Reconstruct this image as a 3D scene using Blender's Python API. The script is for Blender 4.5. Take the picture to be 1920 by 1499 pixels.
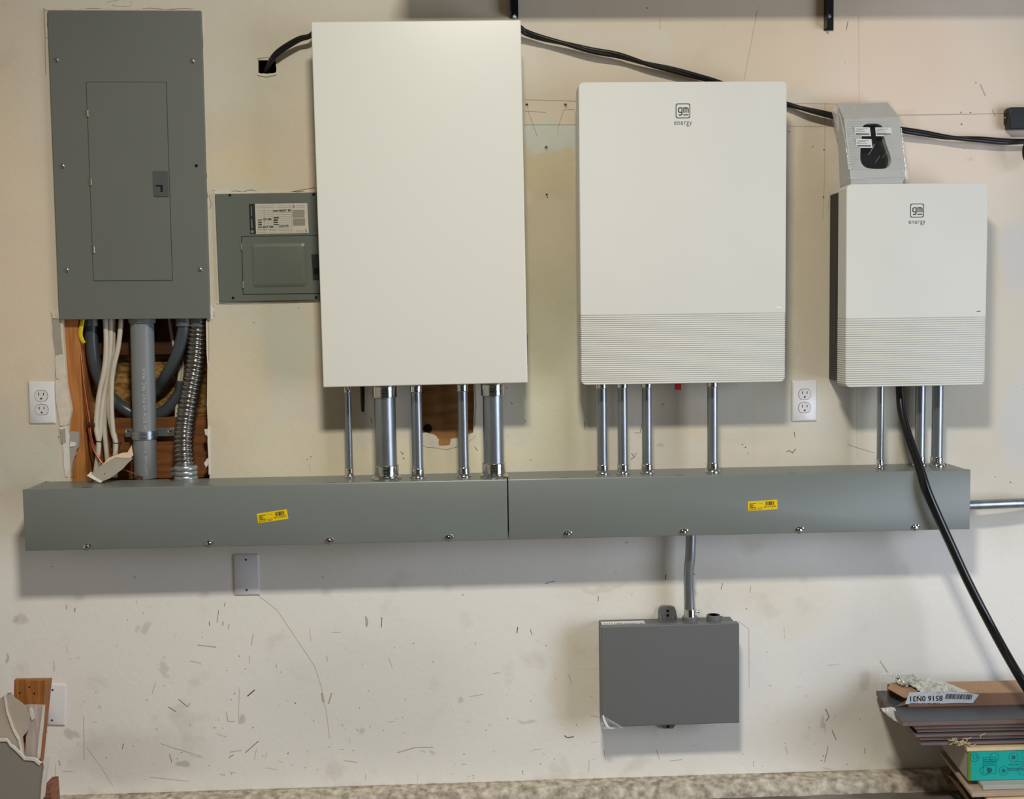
import bpy, bmesh, math, random
from mathutils import Vector, Matrix
random.seed(7)
for o in list(bpy.data.objects): bpy.data.objects.remove(o)
SC = bpy.context.scene
COL = SC.collection
# ------------------------------------------------------------------ camera
FPX, YAW, PITCH, ROLL, DIST, CZ = 2097.8, 0.03999764, 0.07771329, -0.01507974, 3.0416, 1.345
cy, sy, cp, sp, cr, sr = math.cos(YAW), math.sin(YAW), math.cos(PITCH), math.sin(PITCH), math.cos(ROLL), math.sin(ROLL)
FW = Vector((sy*cp, cy*cp, -sp)); R0 = Vector((cy, -sy, 0)); U0 = R0.cross(FW)
RT = cr*R0 + sr*U0; UP = -sr*R0 + cr*U0
CAMP = Vector((0, -DIST, CZ))
cd = bpy.data.cameras.new('camera'); cam = bpy.data.objects.new('camera', cd); COL.objects.link(cam)
cd.sensor_width = 36; cd.sensor_fit = 'HORIZONTAL'; cd.lens = FPX/1920*36; cd.clip_start = 0.05; cd.clip_end = 60
cam.matrix_world = Matrix.Translation(CAMP) @ Matrix((RT, UP, -FW)).transposed().to_4x4()
SC.camera = cam
# ------------------------------------------------------------------ colour management, world, lights
SC.view_settings.view_transform = 'Standard'; SC.view_settings.look = 'None'
SC.view_settings.exposure = 0.0; SC.view_settings.gamma = 1.0; SC.view_settings.use_curve_mapping = False
W = bpy.data.worlds.new('world'); SC.world = W; W.use_nodes = True
W.node_tree.nodes['Background'].inputs[0].default_value = (1.0, 0.92, 0.84, 1)
W.node_tree.nodes['Background'].inputs[1].default_value = 0.02
def area(name, loc, target, sx, sy_, power, col):
    l = bpy.data.lights.new(name, 'AREA'); l.shape = 'RECTANGLE'; l.size = sx; l.size_y = sy_; l.energy = power; l.color = col
    o = bpy.data.objects.new(name, l); COL.objects.link(o); o.location = loc
    o.rotation_euler = (Vector(target)-Vector(loc)).to_track_quat('-Z', 'Y').to_euler()
    return o
area('ceiling_lamp_light', (0.05, -2.25, 3.0), (0.05, -2.25, 0), 0.34, 0.26, 82, (1.0, 0.955, 0.84))
area('garage_door_daylight', (3.25, -2.35, 1.1), (0.6, 0, 0.85), 1.6, 1.9, 60, (0.76, 0.85, 1.0))
# ------------------------------------------------------------------ pixel rays (photo frame) to places in the room
def ray(px, py): return FW + (px-960)/FPX*RT - (py-749.5)/FPX*UP
def at(px, py, d=0.0):
    v = ray(px, py); return CAMP + v*((DIST-d)/v.y)
def atz(px, py, z):
    v = ray(px, py); return CAMP + v*((z-CZ)/v.z)
# ------------------------------------------------------------------ materials
def s2l(c): return tuple(((v/255)/12.92 if v/255 <= .04045 else ((v/255+.055)/1.055)**2.4) for v in c)
MATS = {}
def mat(name, rgb, rough=0.5, metal=0.0, var=0.0, vscale=8.0, bump=0.0, bscale=200.0, spec=0.5, stretch=None, rgb2=None, coat=0.0):
    if name in MATS: return MATS[name]
    m = bpy.data.materials.new(name); m.use_nodes = True; nt = m.node_tree; b = nt.nodes['Principled BSDF']
    c = s2l(rgb)+(1,); b.inputs['Base Color'].default_value = c
    b.inputs['Roughness'].default_value = rough; b.inputs['Metallic'].default_value = metal
    b.inputs['Specular IOR Level'].default_value = spec; b.inputs['Coat Weight'].default_value = coat
    if var or bump:
        g = nt.nodes.new('ShaderNodeNewGeometry'); mp = nt.nodes.new('ShaderNodeMapping')
        nt.links.new(g.outputs['Position'], mp.inputs['Vector'])
        if stretch: mp.inputs['Scale'].default_value = stretch
    if var:
        n = nt.nodes.new('ShaderNodeTexNoise'); n.inputs['Scale'].default_value = vscale; n.inputs['Detail'].default_value = 6
        nt.links.new(mp.outputs[0], n.inputs['Vector'])
        r = nt.nodes.new('ShaderNodeMapRange'); r.inputs[1].default_value = .3; r.inputs[2].default_value = .7
        nt.links.new(n.outputs['Fac'], r.inputs[0])
        mx = nt.nodes.new('ShaderNodeMix'); mx.data_type = 'RGBA'
        c2 = (s2l(rgb2)+(1,)) if rgb2 else tuple(v*(1-var) for v in c[:3])+(1,)
        mx.inputs[6].default_value = c; mx.inputs[7].default_value = c2
        nt.links.new(r.outputs[0], mx.inputs[0]); nt.links.new(mx.outputs[2], b.inputs['Base Color'])
    if bump:
        n = nt.nodes.new('ShaderNodeTexNoise'); n.inputs['Scale'].default_value = bscale; n.inputs['Detail'].default_value = 4
        nt.links.new(mp.outputs[0], n.inputs['Vector'])
        bp = nt.nodes.new('ShaderNodeBump'); bp.inputs['Strength'].default_value = bump; bp.inputs['Distance'].default_value = .001
        nt.links.new(n.outputs['Fac'], bp.inputs['Height']); nt.links.new(bp.outputs[0], b.inputs['Normal'])
    MATS[name] = m; return m
grey = mat('grey_enamel', (120, 126, 122), .36, 0, .06, 3, .05, 900, .5)
grey_panel = mat('grey_panel_enamel', (112, 115, 110), .42, 0, .05, 4, .05, 900, .5)
grey_sub = mat('grey_subpanel_enamel', (104, 110, 102), .38, 0, .05, 4, .04, 900)
white_cab = mat('white_powder_coat', (226, 225, 216), .30, 0, 0, 3, .05, 1200, .5)
white_inv = mat('white_moulded_plastic', (222, 221, 214), .5, 0, .035, 5, .05, 1500, .4)
black_body = mat('black_cast_housing', (40, 42, 40), .55, 0, .1, 8)
galv = mat('galvanized_steel', (166, 172, 178), .34, .85, .22, 60, .15, 300, stretch=(1, 1, .15))
chrome = mat('zinc_plated_steel', (214, 214, 212), .16, 1.0, .1, 60, .3, 160)
steel = mat('plain_steel', (170, 168, 162), .28, .9, .1, 200)
gateway = mat('dark_grey_plastic', (112, 113, 114), .42, 0, .03, 5, .04, 1200)
gateway_dk = mat('darker_grey_plastic', (92, 93, 95), .45)
black = mat('black_rubber', (18, 18, 19), .38, 0, .1, 50, .1, 400)
blackgl = mat('black_gloss', (12, 12, 14), .22)
blacksteel = mat('black_painted_steel', (24, 25, 27), .35, .2, .1, 20)
hole = mat('dark_hole', (6, 5, 4), .9)
ink = mat('dark_ink', (58, 60, 62), .6)
inkblk = mat('black_ink', (22, 20, 18), .6)
yellow = mat('yellow_sticker', (240, 205, 20), .4)
paper = mat('white_sticker', (232, 232, 228), .5)
plate = mat('white_device_plastic', (226, 224, 224), .3, 0, .02, 10)
slot = mat('slot_dark', (50, 40, 34), .7)
brass = mat('hinge_metal', (176, 170, 150), .3, .9)
pvc = mat('grey_pvc', (132, 136, 138), .4, 0, .07, 12, .05, 200)
lfnc = mat('dark_grey_conduit', (72, 77, 82), .33, 0, .1, 20)
romex = mat('white_cable_jacket', (208, 198, 180), .45, 0, .12, 30, .1, 150)
copper = mat('copper', (205, 120, 84), .32, .85, .2, 40)
yelwire = mat('yellow_insulation', (222, 196, 20), .35)
wood = mat('pine_lumber', (196, 134, 74), .6, 0, .4, 9, .2, 60, .3, (14, 14, 1.0), (160, 98, 48))
woodB = mat('spruce_block', (140, 88, 44), .7, 0, .4, 8, .2, 60, .3, (1.0, 14, 14), (100, 60, 28))
woodD = mat('dark_header_wood', (86, 50, 24), .7, 0, .4, 8, .2, 60, .3, (1.0, 14, 14), (58, 32, 16))
ply = mat('plywood', (176, 128, 78), .6, 0, .4, 7, .2, 60, .3, (1.2, 8, 9), (134, 88, 48))
osb = mat('strand_board', (186, 142, 78), .7, 0, .6, 52, .6, 90, .3, (1, 1, 2.2), (84, 56, 24))
dpaper = mat('torn_drywall_paper', (226, 216, 198), .85, 0, .14, 60, .5, 120)
gyps = mat('gypsum_core', (232, 226, 216), .9, 0, .1, 80, .8, 200)
dgrey = mat('grey_drywall_paper', (168, 160, 148), .85, 0, .08, 40, .3, 120)
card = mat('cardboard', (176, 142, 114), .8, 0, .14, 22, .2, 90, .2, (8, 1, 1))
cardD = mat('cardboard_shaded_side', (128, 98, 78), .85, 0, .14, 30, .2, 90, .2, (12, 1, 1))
plankT = mat('dark_plank_face', (82, 86, 92), .4, 0, .16, 30, .2, 250, .5, (2, 12, 1))
plankE = mat('brown_plank_edge', (126, 102, 92), .6, 0, .2, 20)
teal = mat('teal_print', (10, 172, 160), .4)
tealdk = mat('teal_dark_ink', (6, 96, 104), .5)
green = mat('green_print', (92, 130, 40), .5)
beige = mat('pale_board_edge', (226, 200, 158), .6, 0, .1, 30)
red = mat('red_plastic', (176, 22, 30), .4)
debris = mat('splinter', (214, 190, 150), .8)
def glass_film(name, alpha, rough=.12, base=.9):
    m = bpy.data.materials.new(name); m.use_nodes = True; nt = m.node_tree
    b = nt.nodes['Principled BSDF']; out = nt.nodes['Material Output']
    b.inputs['Base Color'].default_value = (base, base, base, 1); b.inputs['Roughness'].default_value = rough
    b.inputs['Specular IOR Level'].default_value = .9
    t = nt.nodes.new('ShaderNodeBsdfTransparent'); mx = nt.nodes.new('ShaderNodeMixShader')
    g = nt.nodes.new('ShaderNodeNewGeometry'); n = nt.nodes.new('ShaderNodeTexNoise'); n.inputs['Scale'].default_value = 55; n.inputs['Detail'].default_value = 3
    nt.links.new(g.outputs['Position'], n.inputs['Vector'])
    bp = nt.nodes.new('ShaderNodeBump'); bp.inputs['Strength'].default_value = .9; bp.inputs['Distance'].default_value = .004
    nt.links.new(n.outputs['Fac'], bp.inputs['Height']); nt.links.new(bp.outputs[0], b.inputs['Normal'])
    mx.inputs[0].default_value = alpha
    nt.links.new(t.outputs[0], mx.inputs[1]); nt.links.new(b.outputs[0], mx.inputs[2]); nt.links.new(mx.outputs[0], out.inputs[0])
    return m
film = glass_film('clear_plastic_film', .28)
filmw = glass_film('milky_plastic_film', .6, .2)
glint = glass_film('film_glint_pale', .38, .15, .95)  # pale film for glints painted on the wrap
# ------------------------------------------------------------------ object helpers
def tag(o, label=None, cat=None, group=None, kind=None):
    if label: o['label'] = label
    if cat: o['category'] = cat
    if group: o['group'] = group
    if kind: o['kind'] = kind
    return o
def thing(name, label, cat, loc, group=None):
    o = bpy.data.objects.new(name, None); COL.objects.link(o); o.location = loc; o.empty_display_size = .05
    return tag(o, label, cat, group)
def worldloc(o):
    v = Vector(o.location)
    while o.parent: o = o.parent; v += Vector(o.location)
    return v
def obj(name, bm, m, parent=None, smooth=None, bevel=None, segs=2, origin=None):
    bmesh.ops.recalc_face_normals(bm, faces=bm.faces)
    base = worldloc(parent) if parent else Vector((0, 0, 0))
    if parent is None and origin is None:
        n = len(bm.verts); xs = [v.co for v in bm.verts]
        origin = Vector((sum(v.x for v in xs)/n, sum(v.y for v in xs)/n, min(v.z for v in xs)))
    if parent is None: base = Vector(origin)
    for v in bm.verts: v.co -= base
    me = bpy.data.meshes.new(name); bm.to_mesh(me); bm.free()
    me.materials.append(m)
    o = bpy.data.objects.new(name, me); COL.objects.link(o)
    if parent: o.parent = parent
    else: o.location = base
    if smooth is not None:
        me.polygons.foreach_set('use_smooth', [True]*len(me.polygons)); me.set_sharp_from_angle(angle=math.radians(smooth))
    if bevel:
        b = o.modifiers.new('bevel', 'BEVEL'); b.width = bevel; b.segments = segs; b.limit_method = 'ANGLE'; b.angle_limit = math.radians(40)
        if smooth is None:
            me.polygons.foreach_set('use_smooth', [True]*len(me.polygons)); me.set_sharp_from_angle(angle=math.radians(50))
    return o
NB = bmesh.new
def box(bm, x0, x1, y0, y1, z0, z1):
    v = [bm.verts.new((x, y, z)) for x in (x0, x1) for y in (y0, y1) for z in (z0, z1)]
    for f in ((0,1,3,2),(4,6,7,5),(0,4,5,1),(2,3,7,6),(0,2,6,4),(1,5,7,3)): bm.faces.new([v[i] for i in f])
    return bm
def hexa(bm, a, b):
    """a, b: four points each, matching corners"""
    va = [bm.verts.new(p) for p in a]; vb = [bm.verts.new(p) for p in b]; n = len(a)
    bm.faces.new(va); bm.faces.new(vb[::-1])
    for i in range(n): bm.faces.new((va[i], va[(i+1) % n], vb[(i+1) % n], vb[i]))
    return bm
def prism(bm, pts, d0, d1):
    """outline of (x,z) pushed from depth d0 to d1 in front of the wall"""
    return hexa(bm, [(x, -d1, z) for x, z in pts], [(x, -d0, z) for x, z in pts])
def face(bm, pts): bm.faces.new([bm.verts.new(p) for p in pts]); return bm
def pxpoly(pts, d): return [(lambda q: (q.x, q.z))(at(x, y, d)) for x, y in pts]
class Rect:
    """true rectangle fitted to four photo corners TL TR BR BL lying at depth d"""
    def __init__(s, corners, d):
        p = [at(x, y, d) for x, y in corners]; s.d = d
        c = sum(p, Vector())/4; s.cx, s.cz = c.x, c.z
        s.w = ((p[1]-p[0]).length+(p[2]-p[3]).length)/2; s.h = ((p[0]-p[3]).length+(p[1]-p[2]).length)/2
        r = (p[1]-p[0])+(p[2]-p[3]); u = (p[0]-p[3])+(p[1]-p[2])
        s.a = (math.atan2(r.z, r.x)+math.atan2(-u.x, u.z))/2
    def P(s, u, v):   # u,v in metres from centre
        c, n = math.cos(s.a), math.sin(s.a); return (s.cx+u*c-v*n, s.cz+u*n+v*c)
    def outline(s, r=0, inset=0, n=6, only=None):
        hw, hh = s.w/2-inset, s.h/2-inset; pts = []
        for k, (sx, sz) in enumerate(((1, 1), (-1, 1), (-1, -1), (1, -1))):
            rr = r if (only is None or k in only) else 0
            if rr <= 0: pts.append(s.P(sx*hw, sz*hh)); continue
            for i in range(n+1):
                t = math.radians(90*k+90*i/n); pts.append(s.P(sx*(hw-rr)+rr*math.cos(t), sz*(hh-rr)+rr*math.sin(t)))
        return pts
    @property
    def base(s): x, z = s.P(0, -s.h/2); return (x, 0, z)
def catmull(pts, n=8):
    P = [Vector(p) for p in pts]; P = [2*P[0]-P[1]]+P+[2*P[-1]-P[-2]]; out = []
    for i in range(1, len(P)-2):
        for k in range(n):
            t = k/n; a, b, c, d = P[i-1], P[i], P[i+1], P[i+2]
            out.append(.5*((2*b)+(c-a)*t+(2*a-5*b+4*c-d)*t*t+(3*b-a-3*c+d)*t**3))
    out.append(P[-2]); return out
def sweep(bm, path, rad, seg=14, rx=1.0):
    rings = []; prev = None; L = 0
    for i, p in enumerate(path):
        t = (path[min(i+1, len(path)-1)]-path[max(i-1, 0)]).normalized()
        if i: L += (p-path[i-1]).length
        if prev is None: n = t.cross(Vector((0, 1, 0)) if abs(t.y) < .9 else Vector((1, 0, 0))).normalized()
        else: n = (prev-t*prev.dot(t)).normalized()
        prev = n; b = t.cross(n)
        r = rad(L) if callable(rad) else rad
        rings.append([bm.verts.new(p+(n*math.cos(2*math.pi*k/seg)+b*math.sin(2*math.pi*k/seg)*rx)*r) for k in range(seg)])
    for A, B in zip(rings, rings[1:]):
        for k in range(seg): bm.faces.new((A[k], A[(k+1) % seg], B[(k+1) % seg], B[k]))
    bm.faces.new(rings[0][::-1]); bm.faces.new(rings[-1]); return bm
def lathe(bm, c, prof, seg=28, axis=Vector((0, 0, 1))):
    """prof: list of (r, t) along axis from c"""
    axis = axis.normalized(); n = axis.orthogonal().normalized(); b = axis.cross(n); rings = []
    for r, t in prof: rings.append([bm.verts.new(Vector(c)+axis*t+(n*math.cos(2*math.pi*k/seg)+b*math.sin(2*math.pi*k/seg))*r) for k in range(seg)])
    for A, B in zip(rings, rings[1:]):
        for k in range(seg): bm.faces.new((A[k], A[(k+1) % seg], B[(k+1) % seg], B[k]))
    bm.faces.new(rings[0][::-1]); bm.faces.new(rings[-1]); return bm
FRONT = Vector((0, -1, 0))
def ribbon(bm, pts, w, d):
    """flat stroke through (x,z) points, on depth d, with mitred joints"""
    n = len(pts); L = []; Rr = []
    for i, (x, z) in enumerate(pts):
        a = Vector(pts[max(i-1, 0)]); b = Vector(pts[min(i+1, n-1)]); t = (b-a)
        if t.length < 1e-9: t = Vector((1, 0))
        t.normalize(); nn = Vector((-t.y, t.x))*w/2
        if 0 < i < n-1:
            t1 = (Vector(pts[i])-a).normalized(); nn *= 1/max(.5, t1.dot(t))
        L.append(bm.verts.new((x+nn.x, -d, z+nn.y))); Rr.append(bm.verts.new((x-nn.x, -d, z-nn.y)))
    for i in range(n-1): bm.faces.new((L[i], Rr[i], Rr[i+1], L[i+1]))
    return bm
def pxribbon(bm, pts, wpx, d): return ribbon(bm, pxpoly(pts, d), wpx*(DIST-d)/FPX, d)
def flatpoly(bm, pts, d): bm.faces.new([bm.verts.new((x, -d, z)) for x, z in pts]); return bm
def text_bm(s, size, xf, spacing=1.0, sx=1.0, bold=0):
    """real letter shapes; xf maps (u,v) text plane to a world point"""
    cu = bpy.data.curves.new('t', 'FONT'); cu.body = s; cu.size = size; cu.align_x = 'CENTER'; cu.align_y = 'CENTER'; cu.space_character = spacing; cu.offset = bold*size
    to = bpy.data.objects.new('t', cu); COL.objects.link(to)
    me = bpy.data.meshes.new_from_object(to.evaluated_get(bpy.context.evaluated_depsgraph_get()))
    bpy.data.objects.remove(to); bpy.data.curves.remove(cu)
    bm = NB(); bm.from_mesh(me); bpy.data.meshes.remove(me)
    for v in bm.verts: v.co = Vector(xf(v.co.x*sx, v.co.y))
    return bm
def joinbm(a, b):
    me = bpy.data.meshes.new('j'); b.to_mesh(me); b.free(); a.from_mesh(me); bpy.data.meshes.remove(me); return a
def plane_xf(px, py, d, ang=0, flip=False):
    o = at(px, py, d); c, s = math.cos(ang), math.sin(ang)
    def f(u, v):
        if flip: u, v = -u, -v
        return (o.x+u*c-v*s, -d, o.z+u*s+v*c)
    return f
def M(px, d=0.0): return px*(DIST-d)/FPX     # photo pixels to metres at depth d
def screw(name, p, r, m, parent, h=.003, slotted=True, label=None):
    bm = NB(); lathe(bm, p, [(r, 0), (r, h*.5), (r*.75, h*.9), (r*.3, h)], 14, FRONT)
    if slotted: box(bm, p[0]-r*.8, p[0]+r*.8, p[1]-h*1.06, p[1]-h*.8, p[2]-r*.12, p[2]+r*.12)
    o = obj(name, bm, m, parent, smooth=40)
    if label: o['label'] = label
    return o
# ================================================================== SETTING
WBOT = .035; X0, X1, ZT = -2.6, 3.2, 3.3
CAV = [(117,590),(387,590),(389,660),(388,760),(391,840),(393,892),(392,905),(133,908),(131,870),(128,800),(134,770),(125,720),(121,660),(118,620)]
PLYH = [(776,715),(888,715),(889,760),(887,812),(872,818),(858,822),(845,824),(843,836),(823,838),(822,824),(812,815),(794,813),(777,812)]
CABH = [(484,113),(497,111),(518,112),(519,136),(500,140),(484,138)]
def wall_mat():
    m = bpy.data.materials.new('painted_drywall'); m.use_nodes = True; nt = m.node_tree; b = nt.nodes['Principled BSDF']; N = nt.nodes; Lk = nt.links
    g = N.new('ShaderNodeNewGeometry'); pos = g.outputs['Position']
    def noise(scale, detail=5, dist=0):
        n = N.new('ShaderNodeTexNoise'); n.inputs['Scale'].default_value = scale; n.inputs['Detail'].default_value = detail; n.inputs['Distortion'].default_value = dist
        Lk.new(pos, n.inputs['Vector']); return n
    def mr(src, a, b_, c=0., d=1.):
        r = N.new('ShaderNodeMapRange'); r.interpolation_type = 'SMOOTHSTEP'
        for i, v in enumerate((a, b_, c, d)): r.inputs[i+1].default_value = v
        Lk.new(src, r.inputs[0]); return r.outputs[0]
    def mix(f, a, col, k=1.0):
        x = N.new('ShaderNodeMix'); x.data_type = 'RGBA'
        if k != 1.0:
            q = N.new('ShaderNodeMath'); q.operation = 'MULTIPLY'; Lk.new(f, q.inputs[0]); q.inputs[1].default_value = k; f = q.outputs[0]
        Lk.new(f, x.inputs[0])
        if hasattr(a, 'links'): Lk.new(a, x.inputs[6])
        else: x.inputs[6].default_value = s2l(a)+(1,)
        x.inputs[7].default_value = s2l(col)+(1,); return x.outputs[2]
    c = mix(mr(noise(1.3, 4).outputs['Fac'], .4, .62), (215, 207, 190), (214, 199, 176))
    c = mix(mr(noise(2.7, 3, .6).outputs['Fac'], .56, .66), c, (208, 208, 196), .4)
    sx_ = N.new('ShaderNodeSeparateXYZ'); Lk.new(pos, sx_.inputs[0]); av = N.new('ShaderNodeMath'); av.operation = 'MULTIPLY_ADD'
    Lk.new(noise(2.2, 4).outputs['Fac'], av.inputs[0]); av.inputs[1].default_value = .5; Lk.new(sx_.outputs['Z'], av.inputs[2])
    c = mix(mr(av.outputs[0], 1.25, .85), c, (247, 244, 237), .93)      # lower wall whitened, painting in the stronger light there
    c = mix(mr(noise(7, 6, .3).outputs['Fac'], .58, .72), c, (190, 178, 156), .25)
    # warped coordinates so that tone patches have irregular borders
    wn = noise(9, 4); wn2 = noise(45, 3)
    def warp(amp, nn):
        s = N.new('ShaderNodeVectorMath'); s.operation = 'SUBTRACT'; Lk.new(nn.outputs['Color'], s.inputs[0]); s.inputs[1].default_value = (.5, .5, .5)
        t = N.new('ShaderNodeVectorMath'); t.operation = 'SCALE'; Lk.new(s.outputs[0], t.inputs[0]); t.inputs[3].default_value = amp
        return t.outputs[0]
    ad = N.new('ShaderNodeVectorMath'); ad.operation = 'ADD'; Lk.new(pos, ad.inputs[0]); Lk.new(warp(.10, wn), ad.inputs[1])
    ad2 = N.new('ShaderNodeVectorMath'); ad2.operation = 'ADD'; Lk.new(ad.outputs[0], ad2.inputs[0]); Lk.new(warp(.02, wn2), ad2.inputs[1])
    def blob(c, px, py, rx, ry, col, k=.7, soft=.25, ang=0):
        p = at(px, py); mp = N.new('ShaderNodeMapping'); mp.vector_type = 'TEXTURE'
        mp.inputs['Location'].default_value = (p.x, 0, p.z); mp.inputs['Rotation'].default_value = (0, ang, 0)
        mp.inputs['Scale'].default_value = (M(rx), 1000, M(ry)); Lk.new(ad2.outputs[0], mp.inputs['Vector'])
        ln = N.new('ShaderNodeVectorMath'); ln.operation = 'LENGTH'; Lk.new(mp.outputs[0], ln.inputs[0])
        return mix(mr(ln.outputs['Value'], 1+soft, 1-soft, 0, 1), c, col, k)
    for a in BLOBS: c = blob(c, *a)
    spk = N.new('ShaderNodeTexVoronoi'); spk.inputs['Scale'].default_value = 26; Lk.new(pos, spk.inputs['Vector'])
    sp_n = noise(3.1, 2)
    thr = mr(spk.outputs['Distance'], .05, .025)
    ml = N.new('ShaderNodeMath'); ml.operation = 'MULTIPLY'; Lk.new(thr, ml.inputs[0]); Lk.new(mr(sp_n.outputs['Fac'], .52, .62), ml.inputs[1])
    c = mix(ml.outputs[0], c, (120, 104, 84), .5)
    Lk.new(c, b.inputs['Base Color']); b.inputs['Roughness'].default_value = .62; b.inputs['Specular IOR Level'].default_value = .3
    bp = N.new('ShaderNodeBump'); bp.inputs['Strength'].default_value = .25; bp.inputs['Distance'].default_value = .003
    nb = noise(60, 5, .3); nb2 = noise(4, 3)
    sm = N.new('ShaderNodeMath'); sm.operation = 'ADD'; Lk.new(nb.outputs['Fac'], sm.inputs[0])
    s3 = N.new('ShaderNodeMath'); s3.operation = 'MULTIPLY'; s3.inputs[1].default_value = 4; Lk.new(nb2.outputs['Fac'], s3.inputs[0]); Lk.new(s3.outputs[0], sm.inputs[1])
    Lk.new(sm.outputs[0], bp.inputs['Height']); Lk.new(bp.outputs[0], b.inputs['Normal'])
    return m
BLOBS = [ # px, py, rx, ry, colour, strength, softness; stains and some painted light, shade
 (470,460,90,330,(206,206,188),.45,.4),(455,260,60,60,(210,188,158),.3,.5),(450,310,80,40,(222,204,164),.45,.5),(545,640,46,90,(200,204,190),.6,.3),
 (40,820,60,90,(196,198,184),.6,.2),(60,880,50,50,(206,206,190),.5,.15),(30,520,70,300,(234,212,184),.6,.5),(45,430,70,30,(222,206,186),.5,.3),  # the tall one paints brighter light onto the wall's left edge
 (1035,262,60,26,(198,208,198),.8,.12),(1035,330,50,45,(204,186,144),.6,.12),(1035,450,80,150,(184,172,140),.7,.5),(1030,600,60,110,(178,174,142),.6,.5),  # the darker beige ones paint shade into the gap between cabinets
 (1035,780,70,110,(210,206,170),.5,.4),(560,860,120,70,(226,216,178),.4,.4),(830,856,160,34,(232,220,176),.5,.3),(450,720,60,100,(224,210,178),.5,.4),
 (1580,110,130,90,(236,214,190),.45,.4),(1760,200,190,230,(242,224,208),.7,.5),(1690,120,100,80,(232,206,186),.4,.4),(1430,60,70,90,(224,204,184),.3,.3),  # the largest paints brighter light into the top right wall
 (1530,480,44,200,(196,180,150),.5,.4),(1908,480,28,70,(200,204,212),.45,.5),(1905,800,30,90,(204,208,214),.45,.5),(1250,1110,190,60,(226,214,190),.35,.4),  # the tall one paints shade left of the narrower inverter
 (1080,1280,50,110,(222,206,166),.35,.4),(1640,1250,160,120,(222,220,214),.5,.5),(1560,1380,160,60,(214,204,186),.4,.5),(700,1300,200,120,(212,210,200),.3,.5),  # the yellowish one paints the shadow left of the junction box
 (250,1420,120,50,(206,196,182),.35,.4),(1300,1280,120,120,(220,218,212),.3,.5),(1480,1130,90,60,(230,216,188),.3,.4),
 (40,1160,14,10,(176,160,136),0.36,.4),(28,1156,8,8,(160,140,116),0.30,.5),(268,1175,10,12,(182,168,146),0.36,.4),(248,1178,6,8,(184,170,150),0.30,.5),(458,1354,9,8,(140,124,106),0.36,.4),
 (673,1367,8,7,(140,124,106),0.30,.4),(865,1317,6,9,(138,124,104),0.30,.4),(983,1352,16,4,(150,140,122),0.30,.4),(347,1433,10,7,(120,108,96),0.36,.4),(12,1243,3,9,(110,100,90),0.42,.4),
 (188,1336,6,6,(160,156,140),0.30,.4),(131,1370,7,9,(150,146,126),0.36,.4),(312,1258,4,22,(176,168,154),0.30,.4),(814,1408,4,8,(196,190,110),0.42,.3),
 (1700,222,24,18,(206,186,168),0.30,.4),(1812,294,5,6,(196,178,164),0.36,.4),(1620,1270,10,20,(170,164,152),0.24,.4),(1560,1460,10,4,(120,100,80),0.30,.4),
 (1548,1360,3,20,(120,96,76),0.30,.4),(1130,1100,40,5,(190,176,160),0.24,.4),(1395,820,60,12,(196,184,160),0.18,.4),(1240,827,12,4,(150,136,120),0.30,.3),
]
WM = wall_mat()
def build_wall():
    bm = NB(); loops = [[(X0, WBOT), (X1, WBOT), (X1, ZT), (X0, ZT)]]+[pxpoly(h, 0) for h in (CAV, PLYH, CABH)]
    edges = []; VS = []
    for lp in loops:
        vs = [bm.verts.new((x, 0, z)) for x, z in lp]; VS.append(vs)
        for i in range(len(vs)): edges.append(bm.edges.new((vs[i], vs[(i+1) % len(vs)])))
    bmesh.ops.triangle_fill(bm, use_beauty=True, use_dissolve=False, edges=edges, normal=(0, -1, 0))
    fr = list(bm.faces)
    bk = {}
    for v in list(bm.verts): bk[v] = bm.verts.new((v.co.x, .013, v.co.z))
    for f in fr: bm.faces.new([bk[v] for v in f.verts][::-1])
    for vs in VS:
        for i in range(len(vs)):
            a, b = vs[i], vs[(i+1) % len(vs)]; bm.faces.new((a, b, bk[b], bk[a]))
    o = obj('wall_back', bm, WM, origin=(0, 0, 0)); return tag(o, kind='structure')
wall = build_wall()
# what stands inside the wall
a = at(117, 640); b_ = at(392, 880)
def inwall(name, x0, x1, y0, y1, z0, z1, m, bev=.002, label=None):
    o = obj(name, box(NB(), x0, x1, y0, y1, z0, z1), m, wall, bevel=bev)
    if label: o['label'] = label
    return o
zc = lambda px, py: at(px, py).z
xl = at(112, 700).x
inwall('stud', xl-.004, at(147,700).x+.001, .015, .104, .05, 2.3, wood, label='orange pine stud at the left of the wall opening')
inwall('stud', at(399,700).x, at(399,700).x+.038, .015, .104, .05, 2.3, wood)
inwall('header_block', at(150,600).x+.004, at(398,600).x, .0745, .104, zc(250,668), zc(250,668)+.12, woodD, label='dark wooden block across the top of the opening')
inwall('blocking', at(150,600).x+.004, at(398,600).x, .058, .104, zc(250,905), zc(250,788), woodB, label='brown wooden block across the bottom of the opening')
inwall('sheathing', X0, X1, .1045, .116, .05, 2.4, osb, None, 'strand board sheathing deep inside the wall')
inwall('plywood_backing', at(760,700).x, at(905,700).x, .0135, .030, zc(830,850), zc(830,690), ply, None, 'bare plywood behind the hole in the drywall')
bm = NB(); p = at(802, 804, -.0132); lathe(bm, p, [(M(8.5), 0), (M(8.5), .0004)], 24, FRONT); obj('bored_hole', bm, hole, wall)
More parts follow.
